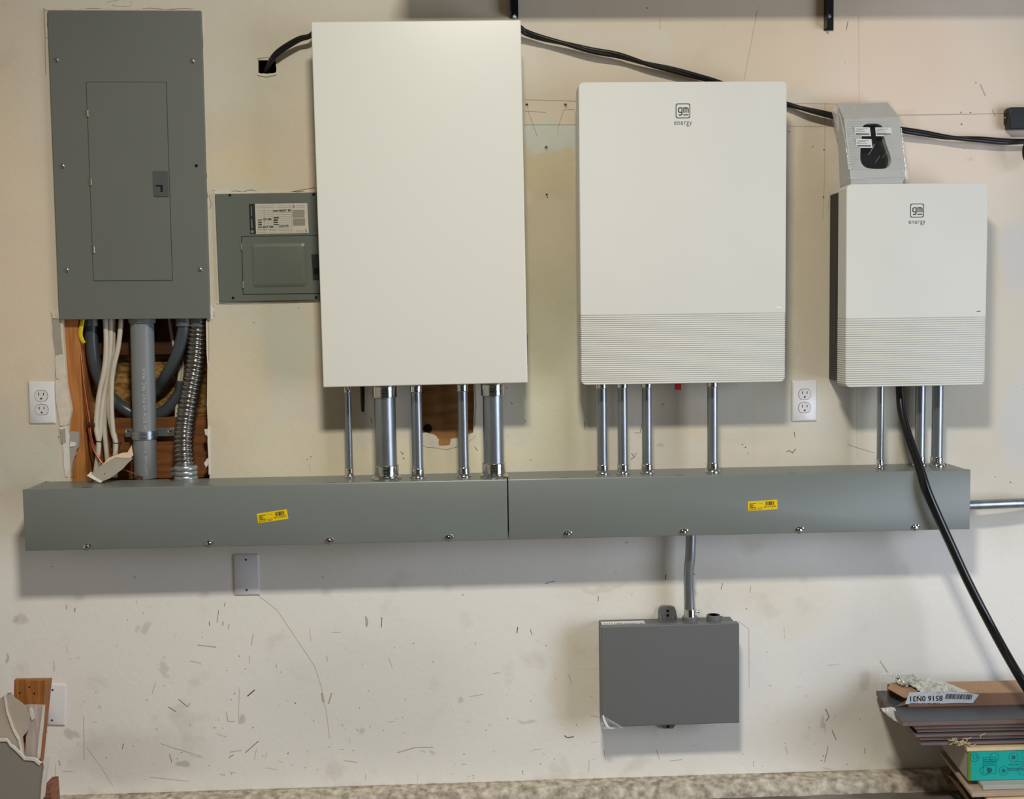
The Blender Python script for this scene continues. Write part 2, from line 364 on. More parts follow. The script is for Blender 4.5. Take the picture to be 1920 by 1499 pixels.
# ragged drywall paper round the openings
def ragged(pts, jit, sub=4):
    out = []
    for i in range(len(pts)):
        (x0, y0), (x1, y1) = pts[i], pts[(i+1) % len(pts)]
        for k in range(sub): t = k/sub; out.append((x0+(x1-x0)*t+random.uniform(-jit, jit), y0+(y1-y0)*t+random.uniform(-jit, jit)))
    return out
def flap(pts, d0, d1, m, jit=1.0, name='torn_drywall_edge', parent=wall):
    return obj(name, prism(NB(), pxpoly(ragged(pts, jit, 3), d1), d0, d1), m, parent)
flap([(97,586),(116,586),(114,598),(98,597)], -.001, .0035, dpaper, .6)
flap([(98,599),(112,598),(115,640),(117,664),(104,667),(100,630)], -.001, .003, dgrey, .6)
flap([(104,667),(118,664),(122,704),(121,712),(106,710)], -.001, .003, dpaper, 1.2)
flap([(104,711),(122,710),(126,760),(128,796),(112,800),(106,760)], -.001, .0045, dpaper, 1.4)
flap([(111,803),(128,798),(130,830),(126,895),(122,895),(118,835)], -.001, .003, gyps, .9)
flap([(112,806),(122,804),(123,830),(115,832)], .003, .0045, dgrey, .4)
flap([(128,808),(149,812),(146,838),(138,858),(133,895),(129,895)], -.010, -.002, dgrey, 1.6)
flap([(132,828),(142,832),(140,838),(131,838)], -.002, .001, gyps, 1.0)
flap([(386,600),(389,600),(392,690),(389,690)], -.001, .002, dpaper, .8)
flap([(389,800),(393,800),(394,890),(391,890)], -.001, .002, gyps, .8)
flap([(384,806),(391,803),(389,818),(385,815)], -.010, -.001, gyps, .8)
flap([(383,868),(391,858),(391,872),(386,878)], -.010, -.001, gyps, .8)
flap([(388,572),(394,569),(396,576),(401,578),(400,600),(389,600)], -.001, .002, gyps, .9)
for seg in ([(84,16),(120,14),(170,17),(240,15),(300,18),(376,17),(376,21),(300,21),(200,20),(86,20)], [(83,20),(88,22),(90,70),(92,72),(88,40),(90,72),(86,70)],
            [(400,358),(440,360),(500,358),(560,361),(592,357),(592,363),(520,364),(402,364)], [(376,20),(379,24),(384,240),(389,380),(386,420),(382,240)],
            [(400,364),(403,364),(411,566),(407,566)], [(405,566),(480,567),(598,563),(598,566),(480,570),(406,570)]):
    flap(seg, -.001, .0022, dpaper, .5)
flap([(775,812),(800,812),(815,816),(823,825),(820,836),(843,838),(846,826),(872,818),(889,812),(893,760),(890,720),(893,720),(897,780),(892,818),(868,836),(836,843),(800,838),(775,830)], -.001, .0016, dpaper, .8)
flap([(482,110),(520,109),(521,139),(500,144),(483,141),(484,137),(500,139),(518,136),(517,112),(484,113)], -.001, .0012, dpaper, .7)
# pencil lines, scuffs, holes on the wall
pen = mat('pencil_line', (156, 144, 124), .8); scf = mat('scuff', (186, 176, 160), .8); dkm = mat('dark_mark', (100, 88, 76), .8); lt = mat('chipped_paint', (232, 228, 218), .8)
pb = NB()
for w, pts in [(.9,[(984,187),(1085,190)]),(.8,[(984,208),(1023,211)]),(.9,[(990,208),(1007,255)]),(.7,[(1077,205),(1057,206),(1046,240),(1047,250)]),(1.0,[(983,234),(1080,234)]),
    (.7,[(1477,194),(1570,195)]),(.7,[(1547,193),(1546,330),(1543,410)]),(.7,[(1478,237),(1560,237)]),(1.1,[(1685,216),(1760,215),(1884,213)]),(.35,[(1610,30),(1611,190)]),
    (.6,[(484,1117),(520,1145),(560,1205),(590,1250),(603,1290),(612,1335),(618,1385)]),(.5,[(430,570),(560,568)]),(.3,[(1606,600),(1607,860)]),(.5,[(1384,1165),(1404,1180),(1405,1290)]),
    (.5,[(1420,20),(1395,150)]),(.6,[(1238,35),(1238,56)]),(.8,[(1408,1100),(1406,1112)]),(.7,[(210,10),(222,12),(244,12),(247,2)]),(.6,[(200,5),(205,3),(222,0)]),(.5,[(580,870),(582,885)]),
    (.8,[(157,1345),(158,1426)]),(.5,[(162,1402),(190,1440),(212,1475)]),(.5,[(90,1000),(70,1004)]),(.6,[(449,1290),(447,1354)]),(1.0,[(425,1335),(427,1353),(440,1354)]),
    (.6,[(280,1458),(355,1466)]),(.7,[(300,1395),(380,1420)]),(.5,[(1556,360),(1552,395)]),(.7,[(1590,830),(1592,835),(1640,850)])]:
    pxribbon(pb, pts, w*.85, .0006)
obj('pencil_line', pb, pen, wall)['kind'] = 'stuff'
sb = NB()
for w, pts in [(2.4,[(464,1306),(478,1294)]),(1.6,[(686,1156),(687,1176)]),(1.0,[(689,1160),(689,1174)]),(1.6,[(716,1158),(715,1177)]),(1.8,[(971,1176),(969,1188)]),(1.0,[(994,1180),(998,1192)]),
    (1.2,[(392,1166),(393,1174)]),(1.2,[(418,1166),(418,1174)]),(1.0,[(410,1145),(407,1168)]),(1.0,[(124,1136),(125,1143)]),(1.4,[(141,1140),(140,1148)]),(1.0,[(422,1130),(420,1138)]),
    (1.2,[(335,1312),(352,1326),(356,1320)]),(1.2,[(315,1326),(330,1335)]),(1.2,[(1180,1086),(1195,1086),(1245,1087)]) if 0 else (1.0,[(1355,1094),(1352,1106)]),(1.6,[(1249,1078),(1248,1088)]),
    (1.2,[(1122,1118),(1122,1128)]),(1.6,[(1548,1330),(1555,1345),(1549,1352)]),(1.0,[(399,357),(412,359),(425,362),(440,358),(455,360),(470,356),(490,361),(520,360),(535,363),(560,357),(592,352)]),(1.2,[(470,361.5),(500,360),(528,361)]),(1.2,[(533,360.5),(560,359.5),(592,360)]),
    (.8,[(82,15),(84,60),(85,110),(86,140)]),(.9,[(84,18),(87,40),(89,70)]),(.8,[(86,17),(110,15),(150,17),(180,16),(210,19),(230,17)]),(.8,[(255,17),(280,15),(310,18),(345,16),(377,18)]),(.7,[(378,22),(380,60),(381,90)]),
    (.8,[(385,300),(388,330),(386,345),(390,372)]),(.8,[(392,365),(396,385),(393,392)]),(.7,[(390,600),(392,640),(391,690)]),(.9,[(97,586),(98,598),(112,598)]),(.7,[(100,600),(103,640),(106,666)]),(.7,[(106,668),(104,710)]),
    (.9,[(411,567),(440,568),(500,567),(598,565)]),(.8,[(400,575),(402,595)]),(.8,[(482,110),(500,108),(521,112)]),(.8,[(483,142),(500,145),(518,141)]),
    (1.4,[(1560,1370),(1568,1388)]),(1.3,[(1621,1404),(1622,1414)]),(1.2,[(232,1395),(229,1405)]),(1.0,[(318,1415),(322,1430)]),
    (1.2,[(110,1427),(113,1436)]),(1.0,[(429,1422),(438,1416)]),(1.2,[(460,1412),(485,1390)]),(2.0,[(1058,1380),(1064,1384),(1076,1382)]),(1.0,[(1590,40),(1587,56)]),
    (1.2,[(1096,790),(1097,806)]) ,(1.2,[(1474,848),(1480,845),(1486,850),(1492,842)]),(1.0,[(1210,775),(1200,812),(1190,812)]),(.9,[(696,784),(697,795)]),(1.0,[(890,838),(896,846)]),(1.2,[(1489,810),(1491,820)]),
    (1.0,[(1242,760),(1246,757)]),(1.2,[(1184,850),(1190,858),(1193,850)]),(1.2,[(1183,862),(1188,858)]),(1.2,[(1022,1095),(1040,1090)]),(.8,[(430,1170),(428,1180)])]:
    pxribbon(sb, pts, w*.8, .0007)
def speck(bm, px, py, r, d=.0007):
    p = at(px, py, d); n = 7; rr = M(r); pts = [(p.x+rr*random.uniform(.6, 1.2)*math.cos(i*2*math.pi/n), p.z+rr*random.uniform(.6, 1.2)*math.sin(i*2*math.pi/n)) for i in range(n)]
    flatpoly(bm, pts, d)
for x, y, r in [(98,1063,1.5),(253,1083,1.5),(605,1083,1.5),(870,1078,1.2),(868,1116,1.4),(1175,1018,1.6),(1155,1075,1.2),(1185,1115,1.2),(1400,1142,1.4),(995,1315,1.3),(554,1319,1.6),(275,1313,1.4),
    (340,1412,1.6),(540,1414,1.5),(415,1453,1.6),(420,1454,1.2),(434,1452,1.5),(870,1415,1.4),(873,1434,1.4),(868,1434,1.2),(888,1455,1.6),(888,1460,1.2),(1413,1430,1.4),(1413,1436,1.1),(1543,1418,1.6),
    (1548,1419,1.3),(1540,1427,1.4),(1588,1434,1.5),(980,1447,1.6),(1040,1424,1.2),(1820,211,2.0),(1803,233,2.0),(1802,211,1.8),(1830,155,1.4),(1545,281,2.0),(1544,370,2.2),(1480,247,2.0),(1524,275,1.2),
    (1808,279,1.0),(1585,118,.8),(585,290,1.2),(383,310,2.0),(950,728,1.4),(960,757,1.6),(975,754,1.0),(985,790,1.2),(1214,15,1.4),(583,857,1.4),(576,862,1.2),(995,863,1.4),(1392,834,1.6),(1398,839,1.6),(1402,850,1.2),
    (1866,895,1.4),(1895,905,1.6),(460,1255,1.2),(1024,1211,1.4),(755,851,2.2),(752,848,1.6),(757,860,1.8),(476,605,1.3),(110,820,1.6),(118,823,1.4),(1195,1187,1.6),(560,578,1.2)]:
    speck(sb, x, y, r*.8)
for k in range(130):
    x = random.uniform(60, 1640); y = 1130+random.random()**.6*330
    if 1120 < x < 1395 and y < 1370: continue
    if random.random() < .6: speck(sb, x, y, random.uniform(.5, 1.1))
    else:
        a_ = random.uniform(0, 3.1); l = random.uniform(1.5, 5); pxribbon(sb, [(x, y), (x+l*math.cos(a_)*.6, y+l*math.sin(a_))], random.uniform(.4, .8), .0007)
obj('scuff_mark', sb, dkm, wall)['kind'] = 'stuff'
sb = NB()
for k in range(60):
    x = random.uniform(100, 1640); y = 1120+random.random()**.6*340; a_ = random.choice([random.uniform(-.3, .4), random.uniform(1.2, 1.9)]); l = random.uniform(5, 26)
    if 1110 < x < 1400 and y < 1375: continue
    pxribbon(sb, [(x, y), (x+l*math.cos(a_)*.5, y+l*math.sin(a_)*.5+random.uniform(-1, 1)), (x+l*math.cos(a_), y+l*math.sin(a_))], random.uniform(.4, 1.1), .0005)
for w, pts in [(3,[(603,1300),(606,1318)]),(2.5,[(622,1300),(616,1320)]),(1.5,[(745,1412),(780,1402),(812,1402)]),(2.,[(1553,1400),(1546,1430)]),(1.5,[(1655,1310),(1650,1335)]),(2,[(1650,1240),(1665,1262)]),(1.6,[(370,1210),(405,1214)]),
                (2,[(1838,158),(1848,180)]),(2.2,[(1861,205),(1866,218)])]: pxribbon(sb, pts, w, .0005)
obj('faint_scratch', sb, scf, wall)['kind'] = 'stuff'
for (x, y) in [(988,196),(1060,196),(1024,276),(1025,365)]:    # mounting holes between the cabinets
    bm = NB(); speck(bm, x, y, 3.6, .0006); obj('hole_rim', bm, mat('rim_dust', (150,144,128), .9), wall)
    bm = NB(); speck(bm, x, y, 1.8, .0009); speck(bm, x+1.5, y+5, 1.0, .0009); obj('screw_hole', bm, hole, wall)
# concrete curb, floor, ceiling, side walls
def concrete(name, c1, c2, sc, bs):
    m = mat(name, c1, .85, 0, .5, sc, bs, 90, .3, None, c2); return m
cm = mat('curb_concrete', (222, 212, 196), .9, 0, .5, 48, 1.0, 130, .3, None, (138, 126, 110))
fm = concrete('floor_concrete', (134, 127, 118), (90, 82, 74), 5, .6)
bm = NB(); nx = 1300
prof = [(0.012, -.03), (0, .0), (-.02, .001), (-.045, 0), (-.062, -.003), (-.070, -.012), (-.073, -.022), (-.078, -.035)]
from mathutils import noise as mn
rows = []
for i in range(nx+1):
    x = X0+(X1-X0)*i/nx; r = []
    for y, z in prof:
        h = mn.noise(Vector((x*14, y*30, z*30)))*.005+mn.noise(Vector((x*60, y*80, 3)))*.004*(1 if x < .6 else .6)+abs(mn.noise(Vector((x*140, y*120, 7))))*.003
        r.append(bm.verts.new((x, y+(h if y < 0 else 0), WBOT+z+(h if y < 0 and z > -.03 else 0))))
    rows.append(r)
for A, B in zip(rows, rows[1:]):
    for k in range(len(prof)-1): bm.faces.new((A[k], B[k], B[k+1], A[k+1]))
tag(obj('trim_1', bm, cm, smooth=80, origin=(0, -.03, 0)), kind='structure')
tag(obj('floor', box(NB(), X0, X1+1.2, -4.2, .10, -.08, 0), fm, origin=(0, -2, -.08)), kind='structure')
tag(obj('ceiling', box(NB(), X0, X1+1.2, -4.2, .02, ZT, ZT+.05), mat('ceiling_paint', (176, 168, 156), .8), origin=(0, -2, ZT)), kind='structure')
tag(obj('wall_left', box(NB(), X0-.05, X0, -4.2, .02, 0, ZT), mat('side_wall_paint', (205, 196, 178), .7, 0, .1, 2), origin=(X0, -2, 0)), kind='structure')
# ================================================================== MAIN BREAKER PANEL
def rect_corners(x0, y0, x1, y1): return [(x0, y0), (x1, y0), (x1, y1), (x0, y1)]
def panel_main():
    R = Rect([(87,19),(375,20),(395,599),(113,598)], .014)
    t = thing('breaker_panel', 'tall dark grey breaker panel with a narrow hinged door, above the open wall cavity', 'electrical panel', R.base)
    obj('cover', prism(NB(), R.outline(.001), .0005, .014), grey_panel, t, bevel=.0012)
    Dr = Rect([(160,153),(311,154),(325,527),(176,527)], .0146)
    bm = NB(); o = Dr.outline(.002); i = Dr.outline(.002, .0014)
    obj('door', prism(NB(), i, .0142, .0156), grey_panel, t, bevel=.0003)
    obj('door_gap', prism(NB(), o, .0138, .0143), mat('seam_shadow', (44, 46, 44), .8), t)
    for x, y in [(164.5,213),(170.5,342),(176,469)]:
        p = at(x, y, .016); bm = NB(); lathe(bm, (p.x, p.y, p.z-M(6)), [(M(2.4), 0), (M(2.4), M(12))], 12); obj('hinge', bm, brass, t, smooth=40)
    L = Rect([(287,321),(314,321),(317,369),(289,369)], .017)
    la = obj('latch', prism(NB(), L.outline(.003), .0154, .0185), mat('latch_grey', (82, 84, 85), .5), t, bevel=.0006)
    obj('latch_recess', prism(NB(), pxpoly([(292,347),(305,347),(305,360),(301,360),(301,350),(292,350)], .0188), .0184, .0189), hole, la)
    for x, y in [(106,113),(361,115),(117,312),(125,507),(375,506)]:
        screw('screw', at(x, y, .014), M(4.2), steel, t)
    p = at(368, 311, .014); bm = NB(); lathe(bm, p, [(M(3), 0), (M(3), .0004)], 14, FRONT); obj('screw_hole', bm, hole, t)
panel_main()
def panel_sub():
    R = Rect([(403,364),(645,360),(652,562),(411,566)], .010)
    t = thing('breaker_panel', 'smaller square grey breaker panel with a white circuit label beside the tall white cabinet', 'electrical panel', R.base)
    obj('cover', prism(NB(), R.outline(.001), .0005, .010), grey_sub, t, bevel=.001)
    # door with a raised pillow
    obj('door_gap', prism(NB(), pxpoly([(452,443),(640,440),(645,551),(455,553)], .0104), .0098, .0103), mat('seam_shadow', (44, 46, 44), .8), t)
    dr = obj('door', prism(NB(), pxpoly([(453.5,444.5),(639,441.5),(644,549.5),(456.5,551.5)], .0112), .010, .0112), grey_sub, t, bevel=.0004)
    P = Rect([(470,456),(573,455),(576,538),(473,540)], .014)
    bm = NB(); A = P.outline(.010, 0, 8); B = P.outline(.007, M(4), 8); C = P.outline(.004, M(7), 8)
    rings = [[bm.verts.new((x, -d, z)) for x, z in o] for o, d in ((A, .011), (B, .0145), (C, .0152))]
    for r1, r2 in zip(rings, rings[1:]):
        for k in range(len(r1)): bm.faces.new((r1[k], r1[(k+1) % len(r1)], r2[(k+1) % len(r1)], r2[k]))
    bm.faces.new(rings[-1]); obj('embossed_panel', bm, grey_sub, dr, smooth=60)
    for x, y in [(452.5,463),(455.5,534)]:
        p = at(x, y, .0115); bm = NB(); lathe(bm, (p.x, p.y, p.z-M(6)), [(M(1.8), 0), (M(1.8), M(12))], 12); obj('hinge', bm, brass, t, smooth=40)
    la = obj('latch', prism(NB(), pxpoly([(584,477),(605,477),(607,524),(587,525)], .013), .0112, .0135), mat('latch_black', (30, 31, 30), .5), t, bevel=.0006)
    obj('latch_recess', prism(NB(), pxpoly([(588,503),(604,503),(604,515),(589,515)], .0138), .0134, .0139), hole, la)
    for x, y in [(431,366),(588,365),(437,559),(593,558)]:
        p = at(x, y, .010); bm = NB(); lathe(bm, p, [(M(2.6), 0), (M(2.6), .0004)], 14, FRONT); obj('screw_hole', bm, hole, t)
    d = .0104
    lb = obj('circuit_label', prism(NB(), pxpoly([(478,382.5),(576,381),(579,437),(480,439)], d), .010, d), mat('label_paper', (200, 196, 182), .55), t); lb['label'] = 'white printed circuit directory label'
    obj('black_band', prism(NB(), pxpoly([(466.5,383),(478,382.5),(480,439),(469,439)], d), .010, d), inkblk, lb)
    g = NB(); d2 = .0107
    for y in (386.5,389.5): pxribbon(g, [(481,y+.4),(514,y)], .5, d2); pxribbon(g, [(519,y-.2),(548,y-.6)], .5, d2); pxribbon(g, [(556,y-.5),(571,y-.8)], .5, d2)
    for k in range(10):
        y = 395+k*3.9; pxribbon(g, [(481,y+.5),(511,y)], .45, d2); pxribbon(g, [(513,y),(545,y-.5)], .45, d2)
    for k in range(12): pxribbon(g, [(548,394.5+k*1.25),(571,394.0+k*1.25)], .7, d2); pxribbon(g, [(549,410.5+k*1.15),(572,410+k*1.15)], .7, d2)
    for x in (495, 511.5, 546): pxribbon(g, [(x,392),(x+1,433)], .4, d2)
    for y in (432.5,435.5): pxribbon(g, [(481,y+.5),(500,y+.3)], .6, d2); pxribbon(g, [(504,y),(519,y)], .5, d2); pxribbon(g, [(523,y),(550,y-.4)], .6, d2); pxribbon(g, [(554,y-.5),(570,y-.6)], .5, d2)
    obj('printed_lines', g, mat('grey_print', (128, 124, 114), .7), lb)
    g = NB(); d3 = .0109
    for w, x0, y0, x1, y1 in [(2,512,395.7,522,395.4),(1.8,513,408.7,523,408.4),(2.2,513,412.8,521,412.6),(2,513,417.2,521,417),(1.6,514,421,523,421.4),(1.2,483.5,413,491,412.6),(1.8,484,417.4,491,417),(2,484,421,491,421.3)]:
        bq = NB(); pxribbon(bq, [(x0,y0),(x1,y1)], w, d3); obj('marker_stroke', bq, inkblk, lb)
    for x, y in ((550.5,387),(573.5,433)): bq = NB(); pxribbon(bq, [(x,y-3),(x-1,y),(x+1,y),(x,y+3)], .9, d3); obj('lightning_symbol', bq, inkblk, lb)
    for s, x, y, sz in [('MAST BR',535,395,4.2),('UP RM',501,411.5,4.0),('DR EXIT RM',498,426,3.8),('LIGHTS',532,424.5,4.0)]:
        obj('handwritten_word', text_bm(s, M(sz)*1.35, plane_xf(x, y, d3, .02), 1.05, .95, .028), inkblk, lb)
    g.free()
    g = NB(); pxribbon(g, [(471.2,387),(471.8,405)], 1.4, d2); pxribbon(g, [(471.8,411),(472.8,428)], 1.8, d2)
    p = at(473, 434.5, d2); flatpoly(g, [(p.x+M(3)*math.cos(i*.6283), p.z+M(3)*math.sin(i*.6283)) for i in range(10)], d2)
    obj('band_print', g, mat('grey_logo_print', (130, 128, 122), .7), lb)
panel_sub()
# ================================================================== TALL WHITE CABINET
def big_cabinet():
    d1 = .15
    R = Rect([(582,40),(976,38),(990,718),(607,727)], d1)
    t = thing('electrical_cabinet', 'tallest plain white steel cabinet with no logo, mounted above five metal conduits', 'electrical cabinet', R.base)
    bb = Rect([(582,40),(976,38),(990,718),(607,727)], d1)
    obj('back_box', prism(NB(), bb.outline(.002, .004), .016, .128), white_cab, t, bevel=.001)
    obj('mounting_rail', prism(NB(), [R.P(-.12, -.38), R.P(.18, -.38), R.P(.18, .38), R.P(-.12, .38)], .0005, .0165), steel, t)
    obj('door', prism(NB(), R.outline(.0025), .130, d1), white_cab, t, bevel=.003, segs=3)
    g = bb.outline(0, .0045); obj('door_gasket', prism(NB(), g, .127, .131), blackgl, t)
    x = max(p[0] for p in bb.outline())+.0
    p = at(991, 655, .07); obj('side_latch', box(NB(), R.P(R.w/2-.006, 0)[0], R.P(R.w/2+.003, 0)[0]+.002, -.115, -.085, p.z-M(28), p.z+M(28)), blackgl, t, bevel=.001)
    # antenna stub under the box
    q = at(680.5, 773, .06); bm = NB()
    lathe(bm, q, [(.0025, 0), (.0048, .004), (.0062, .05), (.0066, .075)], 14)
    o = obj('antenna', bm, blackgl, t, smooth=40); o['label'] = 'short black antenna hanging below the cabinet'
    return R
RB = big_cabinet()
# ================================================================== INVERTERS
def inverter(corners, split, d0, dB, d1, name, label, pitch, logo, inset, bodyx, led, ledmat, rad=.014, low=.012):
    R = Rect(corners, d1); t = thing(name, label, 'inverter', R.base)
    hw, hh = R.w/2, R.h/2
    # back body
    b = obj('rear_housing', prism(NB(), [R.P(-hw+bodyx, -hh+low), R.P(hw-bodyx, -hh+low), R.P(hw-bodyx, hh-inset), R.P(-hw+bodyx, hh-inset)], d0, dB+.002), black_body, t, bevel=.004)
    for k in range(9):    # cooling fins on the side of the housing
        v = -hh+inset+.04+k*(2*hh-2*inset-.08)/8
        x, z = R.P(-hw+bodyx, v)
    c, s = math.cos(R.a), math.sin(R.a)
    ps = at(*split, d1); vs = (ps.z-R.cz)*c-(ps.x-R.cx)*s
    # plain upper cover
    pts = []
    for kx in (0, 1):
        for i in range(9):
            th = math.radians(90*kx+90*i/8); pts.append(R.P((1 if kx == 0 else -1)*(hw-rad)+rad*math.cos(th), hh-rad+rad*math.sin(th)))
    pts += [R.P(-hw, vs), R.P(hw, vs)]
    f = obj('front_cover', prism(NB(), pts, dB, d1), white_inv, t, bevel=.0025, segs=3)
    # ridged lower grille
    bm = NB(); n = int(round((vs+hh)/pitch)); sub = 8; rows = []
    for k in range(n*sub+1):
        v = vs-(vs+hh)*k/(n*sub); ph = (k % sub)/sub
        amp = -.0026*(1-math.sin(math.pi*ph)**.55) if k < n*sub else -.0026
        e = v+hh; w = hw
        if e < rad: w = hw-rad+math.sqrt(max(0, rad*rad-(rad-e)**2))
        w += amp*.8
        ys = [-dB, -(d1+amp-.002), -(d1+amp), -(d1+amp), -(d1+amp-.002), -dB]; us = [-w, -w, -w+.002, w-.002, w, w]
        rows.append([bm.verts.new((R.P(u, v)[0], y, R.P(u, v)[1])) for u, y in zip(us, ys)])
    for A, B in zip(rows, rows[1:]):
        for k in range(5): bm.faces.new((A[k], A[k+1], B[k+1], B[k]))
        bm.faces.new((A[5], A[0], B[0], B[5]))
    bm.faces.new(rows[0]); bm.faces.new(rows[-1][::-1])
    g = obj('ridged_grille', bm, white_inv, t, smooth=35); g['label'] = 'lower part of the cover moulded in fine horizontal ridges'
    # logo
    lx, ly, sz = logo; d = d1+.0003; S = M(sz, d1); xf = plane_xf(lx, ly, d, R.a)
    L = NB()
    dk = [0]
    def soft(pts, r=.07):
        out = [pts[0]]
        for i in range(1, len(pts)-1):
            a_, b2, c2 = Vector(pts[i-1]), Vector(pts[i]), Vector(pts[i+1]); u1, u2 = (a_-b2), (c2-b2); k1, k2 = min(r, u1.length*.49), min(r, u2.length*.49)
            p_, q_ = b2+u1.normalized()*k1, b2+u2.normalized()*k2
            for t_ in (0, .25, .5, .75, 1): out.append(tuple(p_*(1-t_)**2+b2*2*t_*(1-t_)+q_*t_*t_))
        return out+[pts[-1]]
    def st(bm, pts, w, r=None):
        dk[0] += 1
        if r: pts = soft(pts, r)
        ribbon(bm, [(lambda q: (q[0], q[2]))(xf(u*S, v*S)) for u, v in pts], w*S, d+dk[0]*.00004)
    rr = .13; sq = []
    for k, (sx, sz_) in enumerate(((1, 1), (-1, 1), (-1, -1), (1, -1))):
        for i in range(7):
            th = math.radians(90*k+15*i); sq.append((sx*(.47-rr)+rr*math.cos(th), sz_*(.47-rr)+rr*math.sin(th)))
    cir = [[L.verts.new(xf(u*S*k_, v*S*k_)) for u, v in sq] for k_ in (1.0, .885)]
    for i in range(len(sq)): L.faces.new((cir[0][i], cir[0][(i+1) % len(sq)], cir[1][(i+1) % len(sq)], cir[1][i]))
    w = .085
    st(L, [(-.06,.21),(-.06,-.19),(-.10,-.26),(-.27,-.26)], .075, .08)        # g stem and hook
    st(L, [(-.06,.19),(-.29,.19),(-.29,-.09),(-.06,-.09)], .075, .11)        # g bowl
    st(L, [(.06,-.12),(.06,.225)], .075); st(L, [(.05,.19),(.34,.19),(.34,-.12)], .075, .11); st(L, [(.20,.19),(.20,-.12)], .075)   # m
    st(L, [(.02,-.25),(.37,-.25)], .06)                                      # underline
    joinbm(L, text_bm('energy', S*.46, lambda u, v: xf(u, v-S*.74), 1.14, .82))
    for v in L.verts: v.co.y = min(v.co.y, -d)
    obj('logo', L, ink, t)
    # status light
    p = at(*led, d); obj('status_light', prism(NB(), pxpoly([(led[0]-3.5, led[1]-.7), (led[0]+3.5, led[1]-.9), (led[0]+3.5, led[1]+.7), (led[0]-3.5, led[1]+.9)], d), d1-.0002, d), ledmat, t)
    return R, t
ledy = bpy.data.materials.new('status_led_yellow'); ledy.use_nodes = True
ledy.node_tree.nodes['Principled BSDF'].inputs['Emission Color'].default_value = (1, .85, .25, 1); ledy.node_tree.nodes['Principled BSDF'].inputs['Emission Strength'].default_value = .45; ledy.node_tree.nodes['Principled BSDF'].inputs['Base Color'].default_value = (.7, .6, .2, 1)
R1, T1 = inverter([(1085,155),(1476,151),(1472,717),(1089,722)], (1280,590), .034, .078, .15, 'inverter_cabinet',
    'wider white inverter with ridged lower grille and logo, in the middle of the wall', .00545, (1280.5,208,29), .03, .018, (1460,576.5), ledy)
R2, T2 = inverter([(1587,345),(1853,343),(1847,722),(1585,727)], (1716,597), .003, .085, .15, 'inverter_cabinet',
    'narrower white inverter with black rear housing, beneath the plastic-wrapped connector holder', .0057, (1719.5,395,28), .012, .004, (1835,584), ink)
# red tab under the wider inverter
bm = NB(); p = at(1271.5, 733, .08); prism(bm, pxpoly([(1265,712),(1277,712),(1277,732),(1266,731)], .08), .074, .084)
o = obj('red_switch', bm, red, T1, bevel=.001); o['label'] = 'red plastic tab under the inverter'
# slots in the visible black side
x, z = R2.P(-R2.w/2+.004, 0)
for v0, v1 in ((-.15, .0), (.05, .10)):
    obj('side_slot', box(NB(), x-.0012, x+.001, -.055, -.052, z+v0, z+v1), mat('side_slot_grey', (70, 72, 70), .5), T2)
